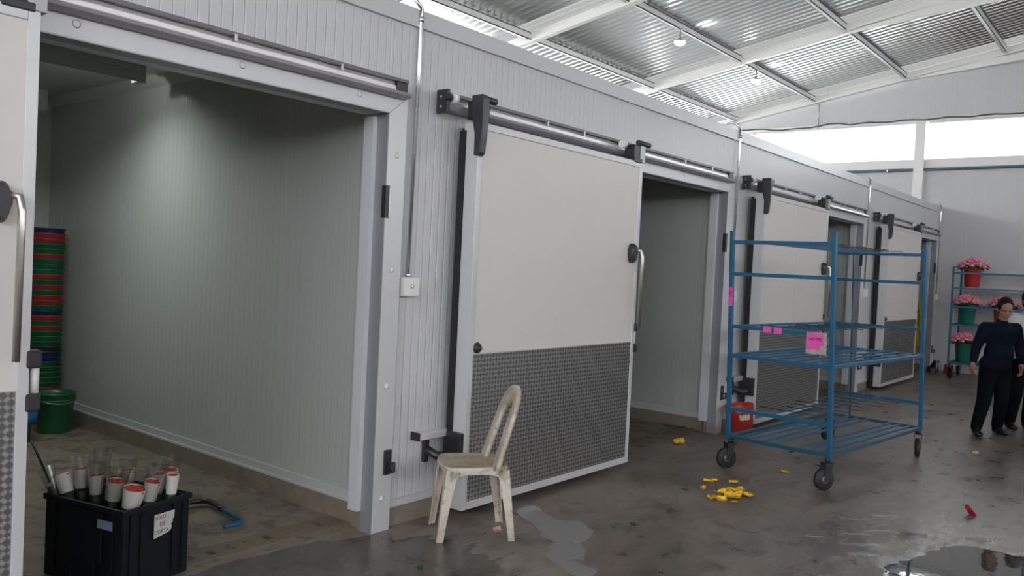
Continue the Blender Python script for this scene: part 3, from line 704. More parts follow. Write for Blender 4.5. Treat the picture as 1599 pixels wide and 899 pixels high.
# flower bunches: white paper collar, red heads, clear sleeve, dark stems
fl = [((1.745, .60), .505, .030, -.38, .10, 'thin clear sleeve leaning left over the crate corner', 0), ((1.80, .56), .475, .036, -.30, .5, 'white wrapped bunch leaning left, second from the left in the crate', 1),
      ((1.865, .55), .49, .034, -.05, .2, 'white wrapped red bunch standing upright left of centre in the crate', 1), ((1.89, .45), .475, .033, .02, .1, 'white wrapped bunch left of the tall clear sleeve in the crate', 1),
      ((1.93, .35), .462, .042, .16, -.1, 'white wrapped red bunch in the middle of the crate', 1), ((1.945, .20), .455, .047, .14, -.25, 'largest white wrapped bunch with red heads at the front corner of the crate', 1),
      ((2.03, .19), .475, .036, .16, -.1, 'white wrapped bunch right of the largest one in the crate', 1), ((2.095, .24), .49, .033, .10, .0, 'white wrapped bunch with a curled paper edge, right side of the crate', 1),
      ((2.13, .17), .492, .028, .06, .0, 'narrow white wrapped bunch squeezed near the right end of the crate', 1), ((2.155, .255), .50, .038, .10, -.05, 'rightmost white wrapped bunch with a clear sleeve top in the crate', 1),
      ((1.93, .50), .50, .040, .0, .0, 'tall clear plastic sleeve standing at the back of the crate', 2), ((2.02, .40), .49, .034, .04, .15, 'wrapped bunch hidden at the centre back of the crate', 1)]
for i, ((x, y), z, r, tx, ty, lb, kind) in enumerate(fl):
    t = thing('flower_bunch', lb, 'flower bunch', (x, y, 0), 0, 'wrapped bunches in the crate'); z0 = z-.075; hb = .09
    ax = Vector((tx*.63, -tx*.78+ty*.3, 1)).normalized(); b0 = Vector((-ax.x/ax.z*z0*.6, -ax.y/ax.z*z0*.6, .02))
    def A(h, ax=ax, z0=z0): return Vector((0, 0, z0)) + ax*h
    base = A(-(z0-.03)/ax.z)
    MB().tube([Vector((base.x*.6, base.y*.6, .02)), A(-.05), A(.0)], [.012, r*.7, r*.82], 10).build('stems', 'stem', t)
    mb = MB(); mb.tube([A(-.005), A(hb)], [r*.86, r*1.12], 20, caps=False)
    if kind == 1:
        mb.build('paper_wrap', 'wrap', t)
        hd = MB()
        for q in range(9):
            a_ = q*2.4; rr = r*.8*math.sqrt(q/9.)
            sx = Vector((1, 0, 0)).cross(ax).normalized(); sy = ax.cross(sx)
            c = A(hb*.90)+sx*rr*math.cos(a_)+sy*rr*math.sin(a_); hd.ell(c, (r*.38, r*.38, r*.34), 8, 6)
        hd.build('rose_heads', 'handlered', t)
    if kind != 1 or i in (9, 4, 7, 3, 6, 11, 2):
        h2 = {0: .10, 2: .18}.get(kind, .15)
        MB().tube([A(-.02), A(h2)], [r*.9, r*1.3], 18, caps=False).build('clear_sleeve', 'sleeve', t)

# ------------------------------------------------------------------ plastic chair
fwd = Vector((-.786, .618, 0)); sd = Vector((.618, .786, 0))
ch = thing('plastic_chair', 'dirty white plastic chair without armrests, standing before the big sliding door', 'chair', (3.735, -.40, 0), math.atan2(fwd.y, fwd.x))
# local frame: +x forward, +y is left of forward = towards camera side (-sd)
HS = .44; SW = .185
seat = MB(); 
def seatout(sc=1.):
    o = []
    for x, y in ((-.19, -.165), (-.12, -.18), (.10, -.195), (.165, -.185), (.20, -.13), (.205, 0), (.20, .13), (.165, .185), (.10, .195), (-.12, .18), (-.19, .165), (-.20, 0)): o.append((x*sc, y*sc))
    return o
rings = [(1., HS-.035), (1.02, HS-.018), (1.0, HS-.002), (.95, HS+.001), (.88, HS-.008), (.5, HS-.014), (.06, HS-.015)]
V = []; F = []
for sc, z in rings: V += [(x, y, z) for x, y in seatout(sc)]
for i in range(len(rings)-1):
    for k in range(12): F.append((12*i+k, 12*i+(k+1) % 12, 12*i+12+(k+1) % 12, 12*i+12+k))
F.append(tuple(12*(len(rings)-1)+k for k in range(12)))
seat.add(V, F, smooth=True, mi=1)
for i in range(24): seat.mi[i] = 0
so = seat.build('seat', ['chair', 'chairseat'], ch); mo = so.modifiers.new('s', 'SUBSURF'); mo.levels = mo.render_levels = 2
def Lleg(sx, sy, foot):
    # L-section leg: two tapering flanges
    mb = MB(); top = Vector((sx*.165, sy*.165, HS-.02)); ft = Vector(foot); V = []; n = 6
    for i in range(n):
        t = i/(n-1); p = top.lerp(ft, t); w = .034*(1-t)**1.6+.040; th = .006
        cx, cy = p.x+sx*.022, p.y+sy*.022
        V += [(cx, cy, p.z), (cx-sx*w, cy, p.z), (cx-sx*w, cy-sy*th, p.z), (cx-sx*th*1.5, cy-sy*th*1.5, p.z), (cx-sx*th, cy-sy*w, p.z), (cx, cy-sy*w, p.z)]
    F = []
    for i in range(n-1):
        for k in range(6): F.append((6*i+k, 6*i+(k+1) % 6, 6*i+6+(k+1) % 6, 6*i+6+k))
    F += [tuple(range(6)), tuple(6*(n-1)+k for k in range(6))]
    mb.add(V, F, smooth=False); return mb
for sx, sy in ((1, 1), (1, -1), (-1, 1), (-1, -1)):
    Lleg(sx, sy, (sx*(.205 if sx > 0 else .215), sy*.165, 0)).build('leg', 'chair', ch, .004)
# apron under the seat edge with arched lower edge
ap = MB()
for (x0, y0, x1, y1) in ((-.165, .187, .165, .187), (-.165, -.187, .165, -.187), (.19, -.165, .19, .165), (-.19, -.16, -.19, .16)):
    N = 12; V = []
    for i in range(N+1):
        t = i/N; x = x0+(x1-x0)*t; y = y0+(y1-y0)*t; d = .03+.05*abs(2*t-1)**4
        V += [(x, y, HS-.015), (x, y, HS-.015-d), (x*.975, y*.975, HS-.015-d), (x*.975, y*.975, HS-.015)]
    F = [(4*i+k, 4*i+(k+1) % 4, 4*i+4+(k+1) % 4, 4*i+4+k) for i in range(N) for k in range(4)]
    F += [(0, 1, 2, 3), (4*N+3, 4*N+2, 4*N+1, 4*N)]
    ap.add(V, F)
ap.build('apron', 'chair', ch, .002)
# back hoop: wide flat band
hoop = []; wid = []
for i in range(33):
    t = i/32; s = -1+2*t
    a = abs(s)
    if a > .42: h = (1-a)/.58; y = math.copysign(.178-.035*h, s); z = HS-.02+h*.30; 
    else:
        th = (1-a/.42)*PI/2; y = math.copysign(.143*math.cos(th), s); z = HS+.28+.125*math.sin(th)
    lean = (z-HS)*.16+.0
    hoop.append(Vector((-.100-(z-HS)*.30-.12*max(0, z-HS-.30), y, z)))
V = []; N = len(hoop)
for i, p in enumerate(hoop):
    d = (hoop[min(i+1, N-1)]-hoop[max(i-1, 0)]).normalized()
    t = i/(N-1); s = abs(2*t-1)
    nrm = Vector((1, 0, .16)).normalized(); side = d.cross(nrm).normalized(); w = .052+.006*(s > .6)*(s-.6)/.4; th = .007
    # channel section: flat face with rims bent back
    for a, b_ in ((-w, -.020), (-w, .004), (-w*.55, .010), (w*.55, .010), (w, .004), (w, -.020), (w-.006, -.020), (w-.007, -.002), (-w+.007, -.002), (-w+.006, -.020)):
        V.append(p+side*a+nrm*b_)
m = 10; F = [(m*i+k, m*i+(k+1) % m, m*(i+1)+(k+1) % m, m*(i+1)+k) for i in range(N-1) for k in range(m)]
F += [tuple(range(m)), tuple(m*(N-1)+k for k in range(m))]
MB().add(V, F, smooth=True).build('backrest', 'chair', ch)

# ------------------------------------------------------------------ blue shelf trolley
def make_rack(name, label, origin, rz, LX=2.03, LY=.87, lean=(0, 0), tags=True, swiv=(.9, .8, 1.1, 1.0), nw=True):
    t = thing(name, label, 'shelf trolley', origin, rz)
    def K(x, y, z): return Vector((x+lean[0]*(z-.27), y+lean[1]*(z-.27), z))
    for i, (x, y) in enumerate(((0, 0), (LX, 0), (0, LY))):
        MB().bar(K(x, y, .245), K(x, y, 2.0), .034, .034).build('post', 'blue', t, .003)
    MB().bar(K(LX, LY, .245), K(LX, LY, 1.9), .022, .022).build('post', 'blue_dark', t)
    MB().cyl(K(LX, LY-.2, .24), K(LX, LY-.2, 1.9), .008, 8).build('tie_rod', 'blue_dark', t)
    levels = {.27: (.09, .18, .27, .48, .58, .68, .78), .955: (.10, .22, .34, .50, .62, .74), 1.905: (.34, .44, .56, .68), .505: (.38, .52), 1.20: (.34, .44, .56, .66), 1.64: ()}
    for z, sl in levels.items():
        s = MB()
        s.bar(K(0, 0, z), K(0, LY, z), .028, .03)
        if z in (.27, .955, 1.20): s.bar(K(LX, 0, z), K(LX, LY, z), .024, .028)
        else: MB().bar(K(LX, 0, z), K(LX, LY, z), .024, .028).build('end_bar', 'blue', t, .002)
        if z in (.27, .955): s.bar(K(0, 0, z), K(LX, 0, z), .03, .03).bar(K(0, LY, z), K(LX, LY, z), .03, .03)
        if z in (1.20,): s.bar(K(0, LY, z), K(LX, LY, z), .02, .02)
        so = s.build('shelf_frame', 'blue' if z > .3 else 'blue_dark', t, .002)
        for v in sl:
            MB().bar(K(.0, v*LY/.87, z+.004), K(LX, v*LY/.87, z+.004), .024 if z in (.27, .955) else .015, .014).build('slat', 'blue', so)
        if z in (1.905, .505, 1.20):
            for q in range(8):
                x = .25+q*.21; y0 = .12+.03*math.sin(q*3.3); y1 = y0+.52+.08*math.cos(q*2.2)
                MB().cyl(K(x, y0, z+.016), K(x+.02*math.sin(q), y1, z+.018), .0035, 6).build('cross_wire', 'rodm', so)
    for i, (x, y) in enumerate(((.01, .01), (LX-.02, .01), (.01, LY-.02), (LX-.02, LY-.02))):
        c = bpy.data.objects.new('caster', None); col.objects.link(c); c.parent = t; c.location = (x, y, 0); c.rotation_euler = (0, 0, swiv[i])
        MB().cyl((-.03, 0, .09-.022), (-.03, 0, .09+.022), .088, 8) if 0 else None
        MB().lathe([(.03, -.022), (.075, -.022), (.088, -.013), (.090, 0), (.088, .013), (.075, .022), (.03, .022)], (-.035, 0, .0905), 28, 'y').build('wheel', 'rubber', c)
        MB().lathe([(.0001, -.026), (.02, -.026), (.034, -.0225), (.034, .0225), (.02, .026), (.0001, .026)], (-.035, 0, .0905), 18, 'y').build('hub', 'hub', c)
        f = MB()
        for s in (-1, 1): f.prism([(-.05, .075), (-.02, .075), (.03, .215), (-.045, .215)], s*.030-.002, s*.030+.002, lambda u, v, w_: (u, w_, v))
        f.box(-.05, .035, -.034, .034, .212, .220).cyl((0, 0, .22), (0, 0, .25), .025, 12)
        f.build('fork', 'black', c)
    return t
yawr = math.atan2(-.0937, .9956)
R1 = Vector((rt.x, rt.y, 0)); cr_, sr_ = math.cos(-yawr), math.sin(-yawr)
ld = (-.034*(R1.x*cr_-R1.y*sr_), -.034*(R1.x*sr_+R1.y*cr_))
rk = make_rack('shelf_trolley', 'tall empty blue metal shelf trolley with pink notes in the middle of the hall', (6.51, -1.62, 0), yawr, lean=ld, swiv=(-.45, .35, -.5, -.3))
def KR(x, y, z): return Vector((x+ld[0]*(z-.27), y+ld[1]*(z-.27), z))
# pink note in a clear pouch on the front end
nt = thing('paper_note', 'bright pink note in a dirty pouch on the front post of the empty trolley', 'note', (0, 0, 0))
p0 = KR(-.022, .035, 1.05); nt.parent = None
mw = Matrix.Translation((6.51, -1.62, 0)) @ Matrix.Rotation(yawr, 4, 'Z')
nt.matrix_world = mw @ Matrix.Translation(p0) @ Matrix.Rotation(-PI/2, 4, 'Z')     # local x runs along -y of rack end
MB().box(-.165, .0, -.004, 0, -.005, .165).build('pouch', 'pouch', nt, .001)
poly = [(-.158, .03), (-.055, .03), (-.05, .06), (-.022, .062), (-.018, .085), (-.03, .10), (-.022, .13), (-.035, .158), (-.158, .16)]
no = MB().prism(poly, -.0055, -.004, lambda u, v, w_: (u, w_, v)).build('pink_note', 'pink', nt)
text_mesh('140 MS', .036, 'ink', no, 'note_text', Matrix.Translation((-.092, -.0062, .11)) @ Matrix.Rotation(PI/2, 4, 'X'), ext=.0004)
q = KR(-.019, LY_ := .87, 1.37)
nt2 = thing('paper_note', 'narrow upright pink note wrapped on the left post of the empty blue trolley', 'note')
nt2.matrix_world = mw @ Matrix.Translation(q) @ Matrix.Rotation(-PI/2, 4, 'Z')
n2 = MB().box(-.018, .02, -.0025, -.0, -.0, .155).build('pink_note', 'pink', nt2)
text_mesh('140', .04, 'ink', n2, 'note_text', Matrix.Translation((.001, -.003, .10)) @ Matrix.Rotation(PI/2, 4, 'X') @ Matrix.Rotation(PI/2, 4, 'Z'), ext=.0004)
for y, lb in ((.44, 'right of a pair'), (.53, 'left of a pair')):
    q = mw @ KR(-.016, y, 1.175)
    o = MB().box(-.003, 0, -.035, .035, 0, .048).build('paper_note', 'pink'); o.location = q; o.rotation_euler = (0, 0, yawr)
    tag(o, 'small pink sticker, %s on the shelf edge of the empty blue trolley' % lb, 'note')
# second trolley, mostly outside the frame on the right
make_rack('shelf_trolley', 'blue metal trolley cut off by the right edge, before the man', (10.02, -2.42-.99, 0), -.06, 1.0, .87, (0, 0), swiv=(-.5, .3, -.6, -.3))

# red bucket beside the rack
rb = bucket('bucket', 'red', .29, .145, .105); rb.location = (8.10, -.24, .021); rb.rotation_euler = Matrix.Rotation(.17, 3, Vector((-.78, -.63, 0)).normalized()).to_euler()
tag(rb, 'tilted red plastic bucket with a torn cream label beside the empty blue trolley', 'bucket')
V = []; F = []; NN = 8
for i in range(NN+1):
    a = math.radians(200+50*i/NN)
    for j, z in enumerate((.15, .205)):
        zz = z+.006*math.sin(i*2+j); r = .105+(.145*.93-.105)*(zz/.23)+.0015; V.append((r*math.cos(a), r*math.sin(a), zz))
F = [(2*i, 2*i+2, 2*i+3, 2*i+1) for i in range(NN)]
MB().add(V, F, smooth=True).build('torn_label', 'label', rb)

# ------------------------------------------------------------------ flower trolley at the end wall
ft = thing('flower_trolley', 'blue metal trolley loaded with pink flower buckets by the end wall', 'shelf trolley', (16.35, -.50, 0))
LX, LY = .72, 2.6
for x, y in ((0, 0), (LX, 0), (0, -LY), (LX, -LY)): MB().bar((x, y, .2), (x, y, 1.98), .03, .03).build('post', 'blue', ft)
for z in (.27, .95, 1.60, 1.87, 1.27):
    s = MB()
    for x in (0, LX): s.bar((x, 0, z), (x, -LY, z), .028, .03)
    for y in (0, -LY): s.bar((0, y, z), (LX, y, z), .028, .03)
    so = s.build('shelf_frame', 'blue', ft)
    if z in (.27, .95, 1.60):
        for q in range(4): MB().bar((.1+q*.17, 0, z+.004), (.1+q*.17, -LY, z+.004), .03, .014).build('slat', 'blue', so)
MB().cyl((LX-.02, -1.1, .27), (LX-.02, -1.1, 1.87), .01, 8).build('tie_rod', 'blue_dark', ft)
for i, (x, y) in enumerate(((.02, -.04), (LX-.02, -.04), (.02, -LY+.04), (LX-.02, -LY+.04))):
    c = bpy.data.objects.new('caster', None); col.objects.link(c); c.parent = ft; c.location = (x, y, 0); c.rotation_euler = (0, 0, .6-i*.3)
    MB().lathe([(.03, -.022), (.075, -.022), (.09, 0), (.075, .022), (.03, .022)], (0, 0, .0905), 24, 'y').build('wheel', 'rubber', c)
    MB().lathe([(.0001, -.026), (.034, -.0235), (.034, .0235), (.0001, .026)], (0, 0, .0905), 16, 'y').build('hub', 'hub', c)
    MB().box(-.03, .03, -.035, -.03, .09, .22).box(-.03, .03, .03, .035, .09, .22).box(-.03, .03, -.035, .035, .215, .25).build('fork', 'black', c)
def bouquet(parent, h, R, seed):
    rr = random.Random(seed); lf = MB(); pk = MB()
    for i in range(60):
        a = rr.random()*2*PI; d = R*math.sqrt(rr.random())*1.02; el = rr.uniform(.3, 1.2)
        c = Vector((d*math.cos(a), d*math.sin(a), h-.02+rr.random()*.06)); s = rr.uniform(.035, .06)
        n_ = Vector((math.cos(a)*math.cos(el), math.sin(a)*math.cos(el), math.sin(el))); q = n_.cross(Vector((0, 0, 1))).normalized(); w_ = q.cross(n_)
        lf.add([c-w_*s, c+q*s*.4+n_*.006, c+w_*s, c-q*s*.4+n_*.006], [(0, 1, 2, 3)])
    lf.tube([(0, 0, .03), (0, 0, h-.04), (0, 0, h)], [.05, .10, R*.7], 12)
    lf.build('leaves', 'stem', parent)
    for i in range(46):
        a = i*2.399; d = R*math.sqrt((i+.5)/46); zc = h+.02+.14*(1-(d/R)**2)+rr.uniform(-.012, .012)
        c = Vector((d*math.cos(a), d*math.sin(a), zc))
        for j in range(7):
            b_ = j*2.4+rr.random(); q = .010+.016*(j/7); rad = rr.uniform(.024, .036)
            R_ = Matrix.Rotation(b_, 3, 'Z') @ Matrix.Rotation(rr.uniform(.3, 1.1), 3, 'Y')
            pk.ell(c+Vector((q*math.cos(b_), q*math.sin(b_), .01-.012*j/7)), (rad, rad*.9, rad*.28), 7, 4, R_)
    pk.build('flower_heads', 'petal_pink', parent)
fb = [(16.60, -.76, 1.624, 'red', 'red bucket of pink flowers on the top shelf of the flower trolley'), (16.55, -.72, .974, 'teal', 'green bucket of pink flowers on the middle shelf of the flower trolley'),
      (16.55, -.70, .294, 'teal', 'green bucket of pink flowers on the bottom shelf of the flower trolley'), (16.72, -1.24, .974, 'dullred', 'red bucket of pink flowers just left of the woman\'s head'),
      (16.72, -1.76, .974, 'dullred', 'bucket of pink flowers just right of the woman\'s head')]
for i, (x, y, z, m, lb) in enumerate(fb):
    b = bucket('flower_bucket', m, .33, .15, .115, False); b.location = (x, y, z); bouquet(b, .34, .235 if i else .265, i+3)
    tag(b, lb, 'flower bucket', 'flower buckets on the trolley')

# small things by the farthest doorway
dl = thing('floor_dolly', 'small black metal dolly on the floor right of the farthest doorway', 'dolly', (16.95, -.16, 0), .5)
MB().bar((-.12, 0, .24), (.10, .0, .10), .10, .03).bar((.10, 0, .1), (.10, 0, .06), .05, .08).build('body', 'black', dl, .01)
for y in (-.07, .07): MB().lathe([(.02, -.015), (.055, -.015), (.06, 0), (.055, .015), (.02, .015)], (.09, y, .0605), 18, 'y').build('wheel', 'rubber', dl)
MB().tube([(-.12, 0, .02), (-.12, 0, .25)], .015, 8).build('leg', 'steel', dl)
rc = MB().lathe([(.0001, 0), (.075, 0), (.062, .16), (.064, .165), (.055, .165), (.052, .02), (.0001, .02)], (17.15, -.35, 0), 20).build('small_red_bucket', 'coneT')
tag(rc, 'small bright red container on the floor by the end wall, beside the black dolly', 'container')
sw = tag(MB().box(17.42, 17.5, -.02, 0, 1.04, 1.22).build('wall_switch', 'white', None, .004), 'small white wall switch right of the farthest doorway', 'switch')
# yellow apron on the inner right wall of the farthest room
ya = MB(); V = []; F = []; xw = XI(3)-.03
nu, nv = 14, 22
for j in range(nv+1):
    t = j/nv; z = 1.52-1.12*t; half = .05+.13*min(1, t*2.2)-.05*max(0, t-.75)*2; cy = .30+.04*t
    for i in range(nu+1):
        s = -1+2*i/nu; V.append((xw-.035-.03*math.sin(s*6+t*3)*min(1, t*3), cy+s*half*(1 if t < .95 else .9), z))
F = [(j*(nu+1)+i, j*(nu+1)+i+1, (j+1)*(nu+1)+i+1, (j+1)*(nu+1)+i) for j in range(nv) for i in range(nu)]
ya.add(V, F, smooth=True); yo = ya.build('hanging_apron', 'yellow'); so = yo.modifiers.new('s', 'SOLIDIFY'); so.thickness = .008
tag(yo, 'yellow waterproof apron hanging inside the farthest doorway', 'apron')
MB().cyl((XI(3), .30, 1.53), (XI(3)-.06, .30, 1.53), .01, 8).build('hook', 'steel', yo)

# ------------------------------------------------------------------ petals and litter
def petal(mat, s, seed):
    rr = random.Random(seed); V = []; F = []; nu, nv = 7, 5; cup = rr.uniform(.3, .9)
    for j in range(nv):
        v = j/(nv-1)
        for i in range(nu):
            u = -1+2*i/(nu-1); w_ = math.sin(PI*(.12+.80*v))**.6
            x = u*w_*s*.5; y = (v-.5)*s; z = cup*s*(.45*u*u+.5*(v-.45)**2)+.004*math.sin(3*u+seed)
            V.append((x, y, max(0, z)+.002))
    F = [(j*nu+i, j*nu+i+1, (j+1)*nu+i+1, (j+1)*nu+i) for j in range(nv-1) for i in range(nu-1)]
    return V, F
pile = [(5.80+rnd.gauss(0, .13), -1.18+rnd.gauss(0, .055)) for _ in range(26)]
NB = ['leftmost', 'left', 'middle', 'right', 'rightmost']
for i, (x, y) in enumerate(pile):
    V, F = petal(0, rnd.uniform(.045, .085), i); o = MB().add(V, F, smooth=True).build('flower_petal', 'petal_yellow')
    o.location = (x, y, .001+.004*(i % 5)); o.rotation_euler = (rnd.uniform(-.2, .2), rnd.uniform(-.2, .2), rnd.uniform(0, 6.3))
    tag(o, 'curled yellow petal lying in the loose pile on the floor before the blue trolley', 'petal', 'yellow petals in the pile')
sing = [(6.0, -.86, 'yellow', 'curled yellow petal behind the pile, left of two together', .07), (6.07, -.90, 'yellow', 'curled yellow petal behind the pile, right of two together', .06), (5.79, -.93, 'yellow', 'small yellow petal left behind the pile of petals', .05),
        (6.14, -1.02, 'yellow', 'curved yellow petal between the pile and the trolley wheel', .07), (5.57, -1.10, 'yellow', 'yellow petal just off the left end of the pile', .07), (6.82, -1.17, 'yellow', 'lone yellow petal near the front wheel of the blue trolley', .06),
        (3.85, -.53, 'pale', 'pale pink petal on the floor under the plastic chair', .07), (6.66, -2.56, 'red', 'crimson petal on the damp floor at the lower right', .09), (9.1, -2.2, 'pale', 'small whitish petal on the floor before the woman', .07)]
for i, (x, y, c, lb, s) in enumerate(sing):
    V, F = petal(0, s, 40+i); o = MB().add(V, F, smooth=True).build('flower_petal', 'petal_'+c); o.location = (x, y, .001); o.rotation_euler = (0, 0, i*1.3)
    if c == 'red': o.rotation_euler = (.9, .2, .5); o.location.z = .02
    tag(o, lb, 'petal')
yf = MB()
for q, (dx, dy) in enumerate(((-.03, .01), (.03, -.01))):
    yf.ell((dx, dy, .028), (.038, .034, .026), 14, 8); yf.ell((dx+.01, dy-.01, .05), (.014, .014, .01), 8, 6)
o = yf.build('yellow_blossom', 'petal_yellow'); o.location = (7.14, -.02, 0); tag(o, 'yellow flower head lying on the floor at the second doorway', 'flower')
tag(MB().box(-.06, .06, -.012, .012, 0, .008).build('dark_scrap', 'rubber'), 'small black scrap on the floor under the blue trolley', 'scrap').location = (7.71, -.90, 0)
ds = MB()
for i in range(5): ds.ell((.04*i-.1, .01*math.sin(i*2), .008), (.03, .012, .008), 8, 5)
o = ds.build('wet_debris', 'stem'); o.location = (3.40, .52, 0); o.rotation_euler = (0, 0, 1.9); tag(o, 'dark wet scrap at the foot of the wall inside the nearest doorway', 'debris')
o = MB(); [o.ell((.04*i-.1, .012*math.sin(i*2), .008), (.03, .012, .008), 8, 5) for i in range(5)]
o = o.build('wet_debris', 'stem'); o.location = (7.88, .42, 0); o.rotation_euler = (0, 0, 1.9); tag(o, 'dark scrap at the foot of the wall inside the second doorway', 'debris')
for i, (x, y) in enumerate(((4.62, -1.02), (3.1, -.62))):
    o = MB(); [o.ell((rnd.uniform(-.02, .02), rnd.uniform(-.02, .02), .006), (.012, .009, .006), 7, 5) for _ in range(5)]
    o = o.build('dirt_crumb', 'stem'); o.location = (x, y, 0); tag(o, ['dark crumb of dirt right of the small puddle', 'dark crumb of dirt left of the plastic chair'][i], 'debris')

# puddles
def puddle(pts, mat, name, label, jag=.03, seed=1):
    rr = random.Random(seed); out = []
    n = len(pts)
    for i in range(n):
        a, b_ = Vector((*pts[i], 0)), Vector((*pts[(i+1) % n], 0)); k = max(2, int((b_-a).length/.05))
        for j in range(k):
            p = a.lerp(b_, j/k); out.append((p.x+rr.uniform(-jag, jag), p.y+rr.uniform(-jag, jag)))
    mb = MB(); V = [(x, y, .0035) for x, y in out]+[(x, y, -.01) for x, y in out]; m = len(out)
    mb.add(V, [tuple(range(m))]+[(i, (i+1) % m, (i+1) % m+m, i+m) for i in range(m)])
    return tag(mb.build(name, mat), label, 'puddle')
puddle([(4.47, -.10), (4.50, -.26), (4.40, -.44), (4.31, -.64), (4.43, -.72), (4.32, -.90), (4.14, -.98), (4.04, -.93), (4.00, -1.08), (3.86, -1.15), (3.80, -1.08), (3.76, -1.3), (3.60, -1.30), (3.68, -1.08), (3.76, -.94), (3.96, -.87), (4.02, -.74), (4.16, -.54), (4.27, -.31), (4.33, -.12)], 'water2', 'water_puddle', 'narrow water puddle running from under the big sliding door past the chair', .018)
puddle([(5.05, -2.42), (5.38, -2.53), (5.72, -2.60), (5.86, -2.76), (5.86, -3.05), (5.61, -3.25), (4.84, -3.3), (4.50, -3.0), (4.50, -2.55)], 'water', 'water_puddle', 'large mirror like water puddle at the lower right corner', .02, 3)
for i, (x, y, sx, sy) in enumerate(((5.55, -2.10, .16, .035), (5.75, -2.22, .12, .04), (5.35, -2.20, .14, .04), (5.15, -2.25, .10, .05), (5.9, -2.0, .11, .03), (5.3, -1.95, .09, .03), (6.15, -2.15, .1, .03))):
    rr = random.Random(i+20); pts = []
    for q in range(11):
        a = 2*PI*q/11; rr_ = rr.uniform(.55, 1.1); pts.append((x+sx*rr_*math.cos(a)*.63-sy*rr_*math.sin(a)*.4+0, y-sx*rr_*math.cos(a)*.78-sy*rr_*math.sin(a)*.3))
    puddle(pts, 'water2', 'water_puddle', ['thin water patch nearest the large mirror like puddle', 'thin water patch between the large puddle and the crimson petal', 'thin water patch left of the large puddle, behind it', 'wide thin water patch farthest left of the large puddle', 'thin water patch farthest back on the damp floor', 'thin water patch farthest left and back on the damp floor', 'thin water patch right beside the crimson petal'][i], .014, i).__setitem__('group', 'shallow water patches')

# ------------------------------------------------------------------ people
def remesh(mb, name, mat, parent, vox, it=6, fac=.5):
    o = mb.build(name+'_raw', mat); r = o.modifiers.new('r', 'REMESH'); r.mode = 'VOXEL'; r.voxel_size = vox; r.use_smooth_shade = True
    s = o.modifiers.new('s', 'SMOOTH'); s.factor = fac; s.iterations = it
    dg = bpy.context.evaluated_depsgraph_get(); me = bpy.data.meshes.new_from_object(o.evaluated_get(dg)); bpy.data.objects.remove(o)
    me.name = name; me.materials.clear(); me.materials.append(M[mat])
    q = bpy.data.objects.new(name, me); col.objects.link(q); q.parent = parent; return q
def hand(mb, w, d, side, inward, s=1.):
    # w wrist, d unit direction of the hand, side: direction across the palm to the thumb, inward: curl direction
    w, d, side, inward = Vector(w), Vector(d).normalized(), Vector(side).normalized(), Vector(inward).normalized()
    mb.cap(w, w+d*.035*s, .026*s, .028*s)
    for k in range(3):
        o_ = side*(-.022+.022*k)*s; mb.cap(w+d*.03*s+o_, w+d*.075*s+o_, .016*s, .014*s, 10)
    for k, ln in enumerate((.062, .074, .080, .070)):
        o_ = side*(-.030+.020*k)*s; p = w+d*.082*s+o_; q1 = p+(d*.9+inward*.25).normalized()*ln*.45*s; q2 = q1+(d*.75+inward*.65).normalized()*ln*.3*s; q3 = q2+(d*.5+inward*.85).normalized()*ln*.25*s
        mb.cap(p-d*.015*s, q1, .0098*s, .0088*s, 8); mb.cap(q1, q2, .0088*s, .0080*s, 8); mb.cap(q2, q3, .008*s, .0068*s, 8)
    p = w+d*.03*s+side*.028*s; q1 = p+(d*.6+side*.7).normalized()*.032*s; q2 = q1+(d*.9+side*.25+inward*.2).normalized()*.028*s
    mb.cap(p, q1, .012*s, .0105*s, 8); mb.cap(q1, q2, .0105*s, .009*s, 8)
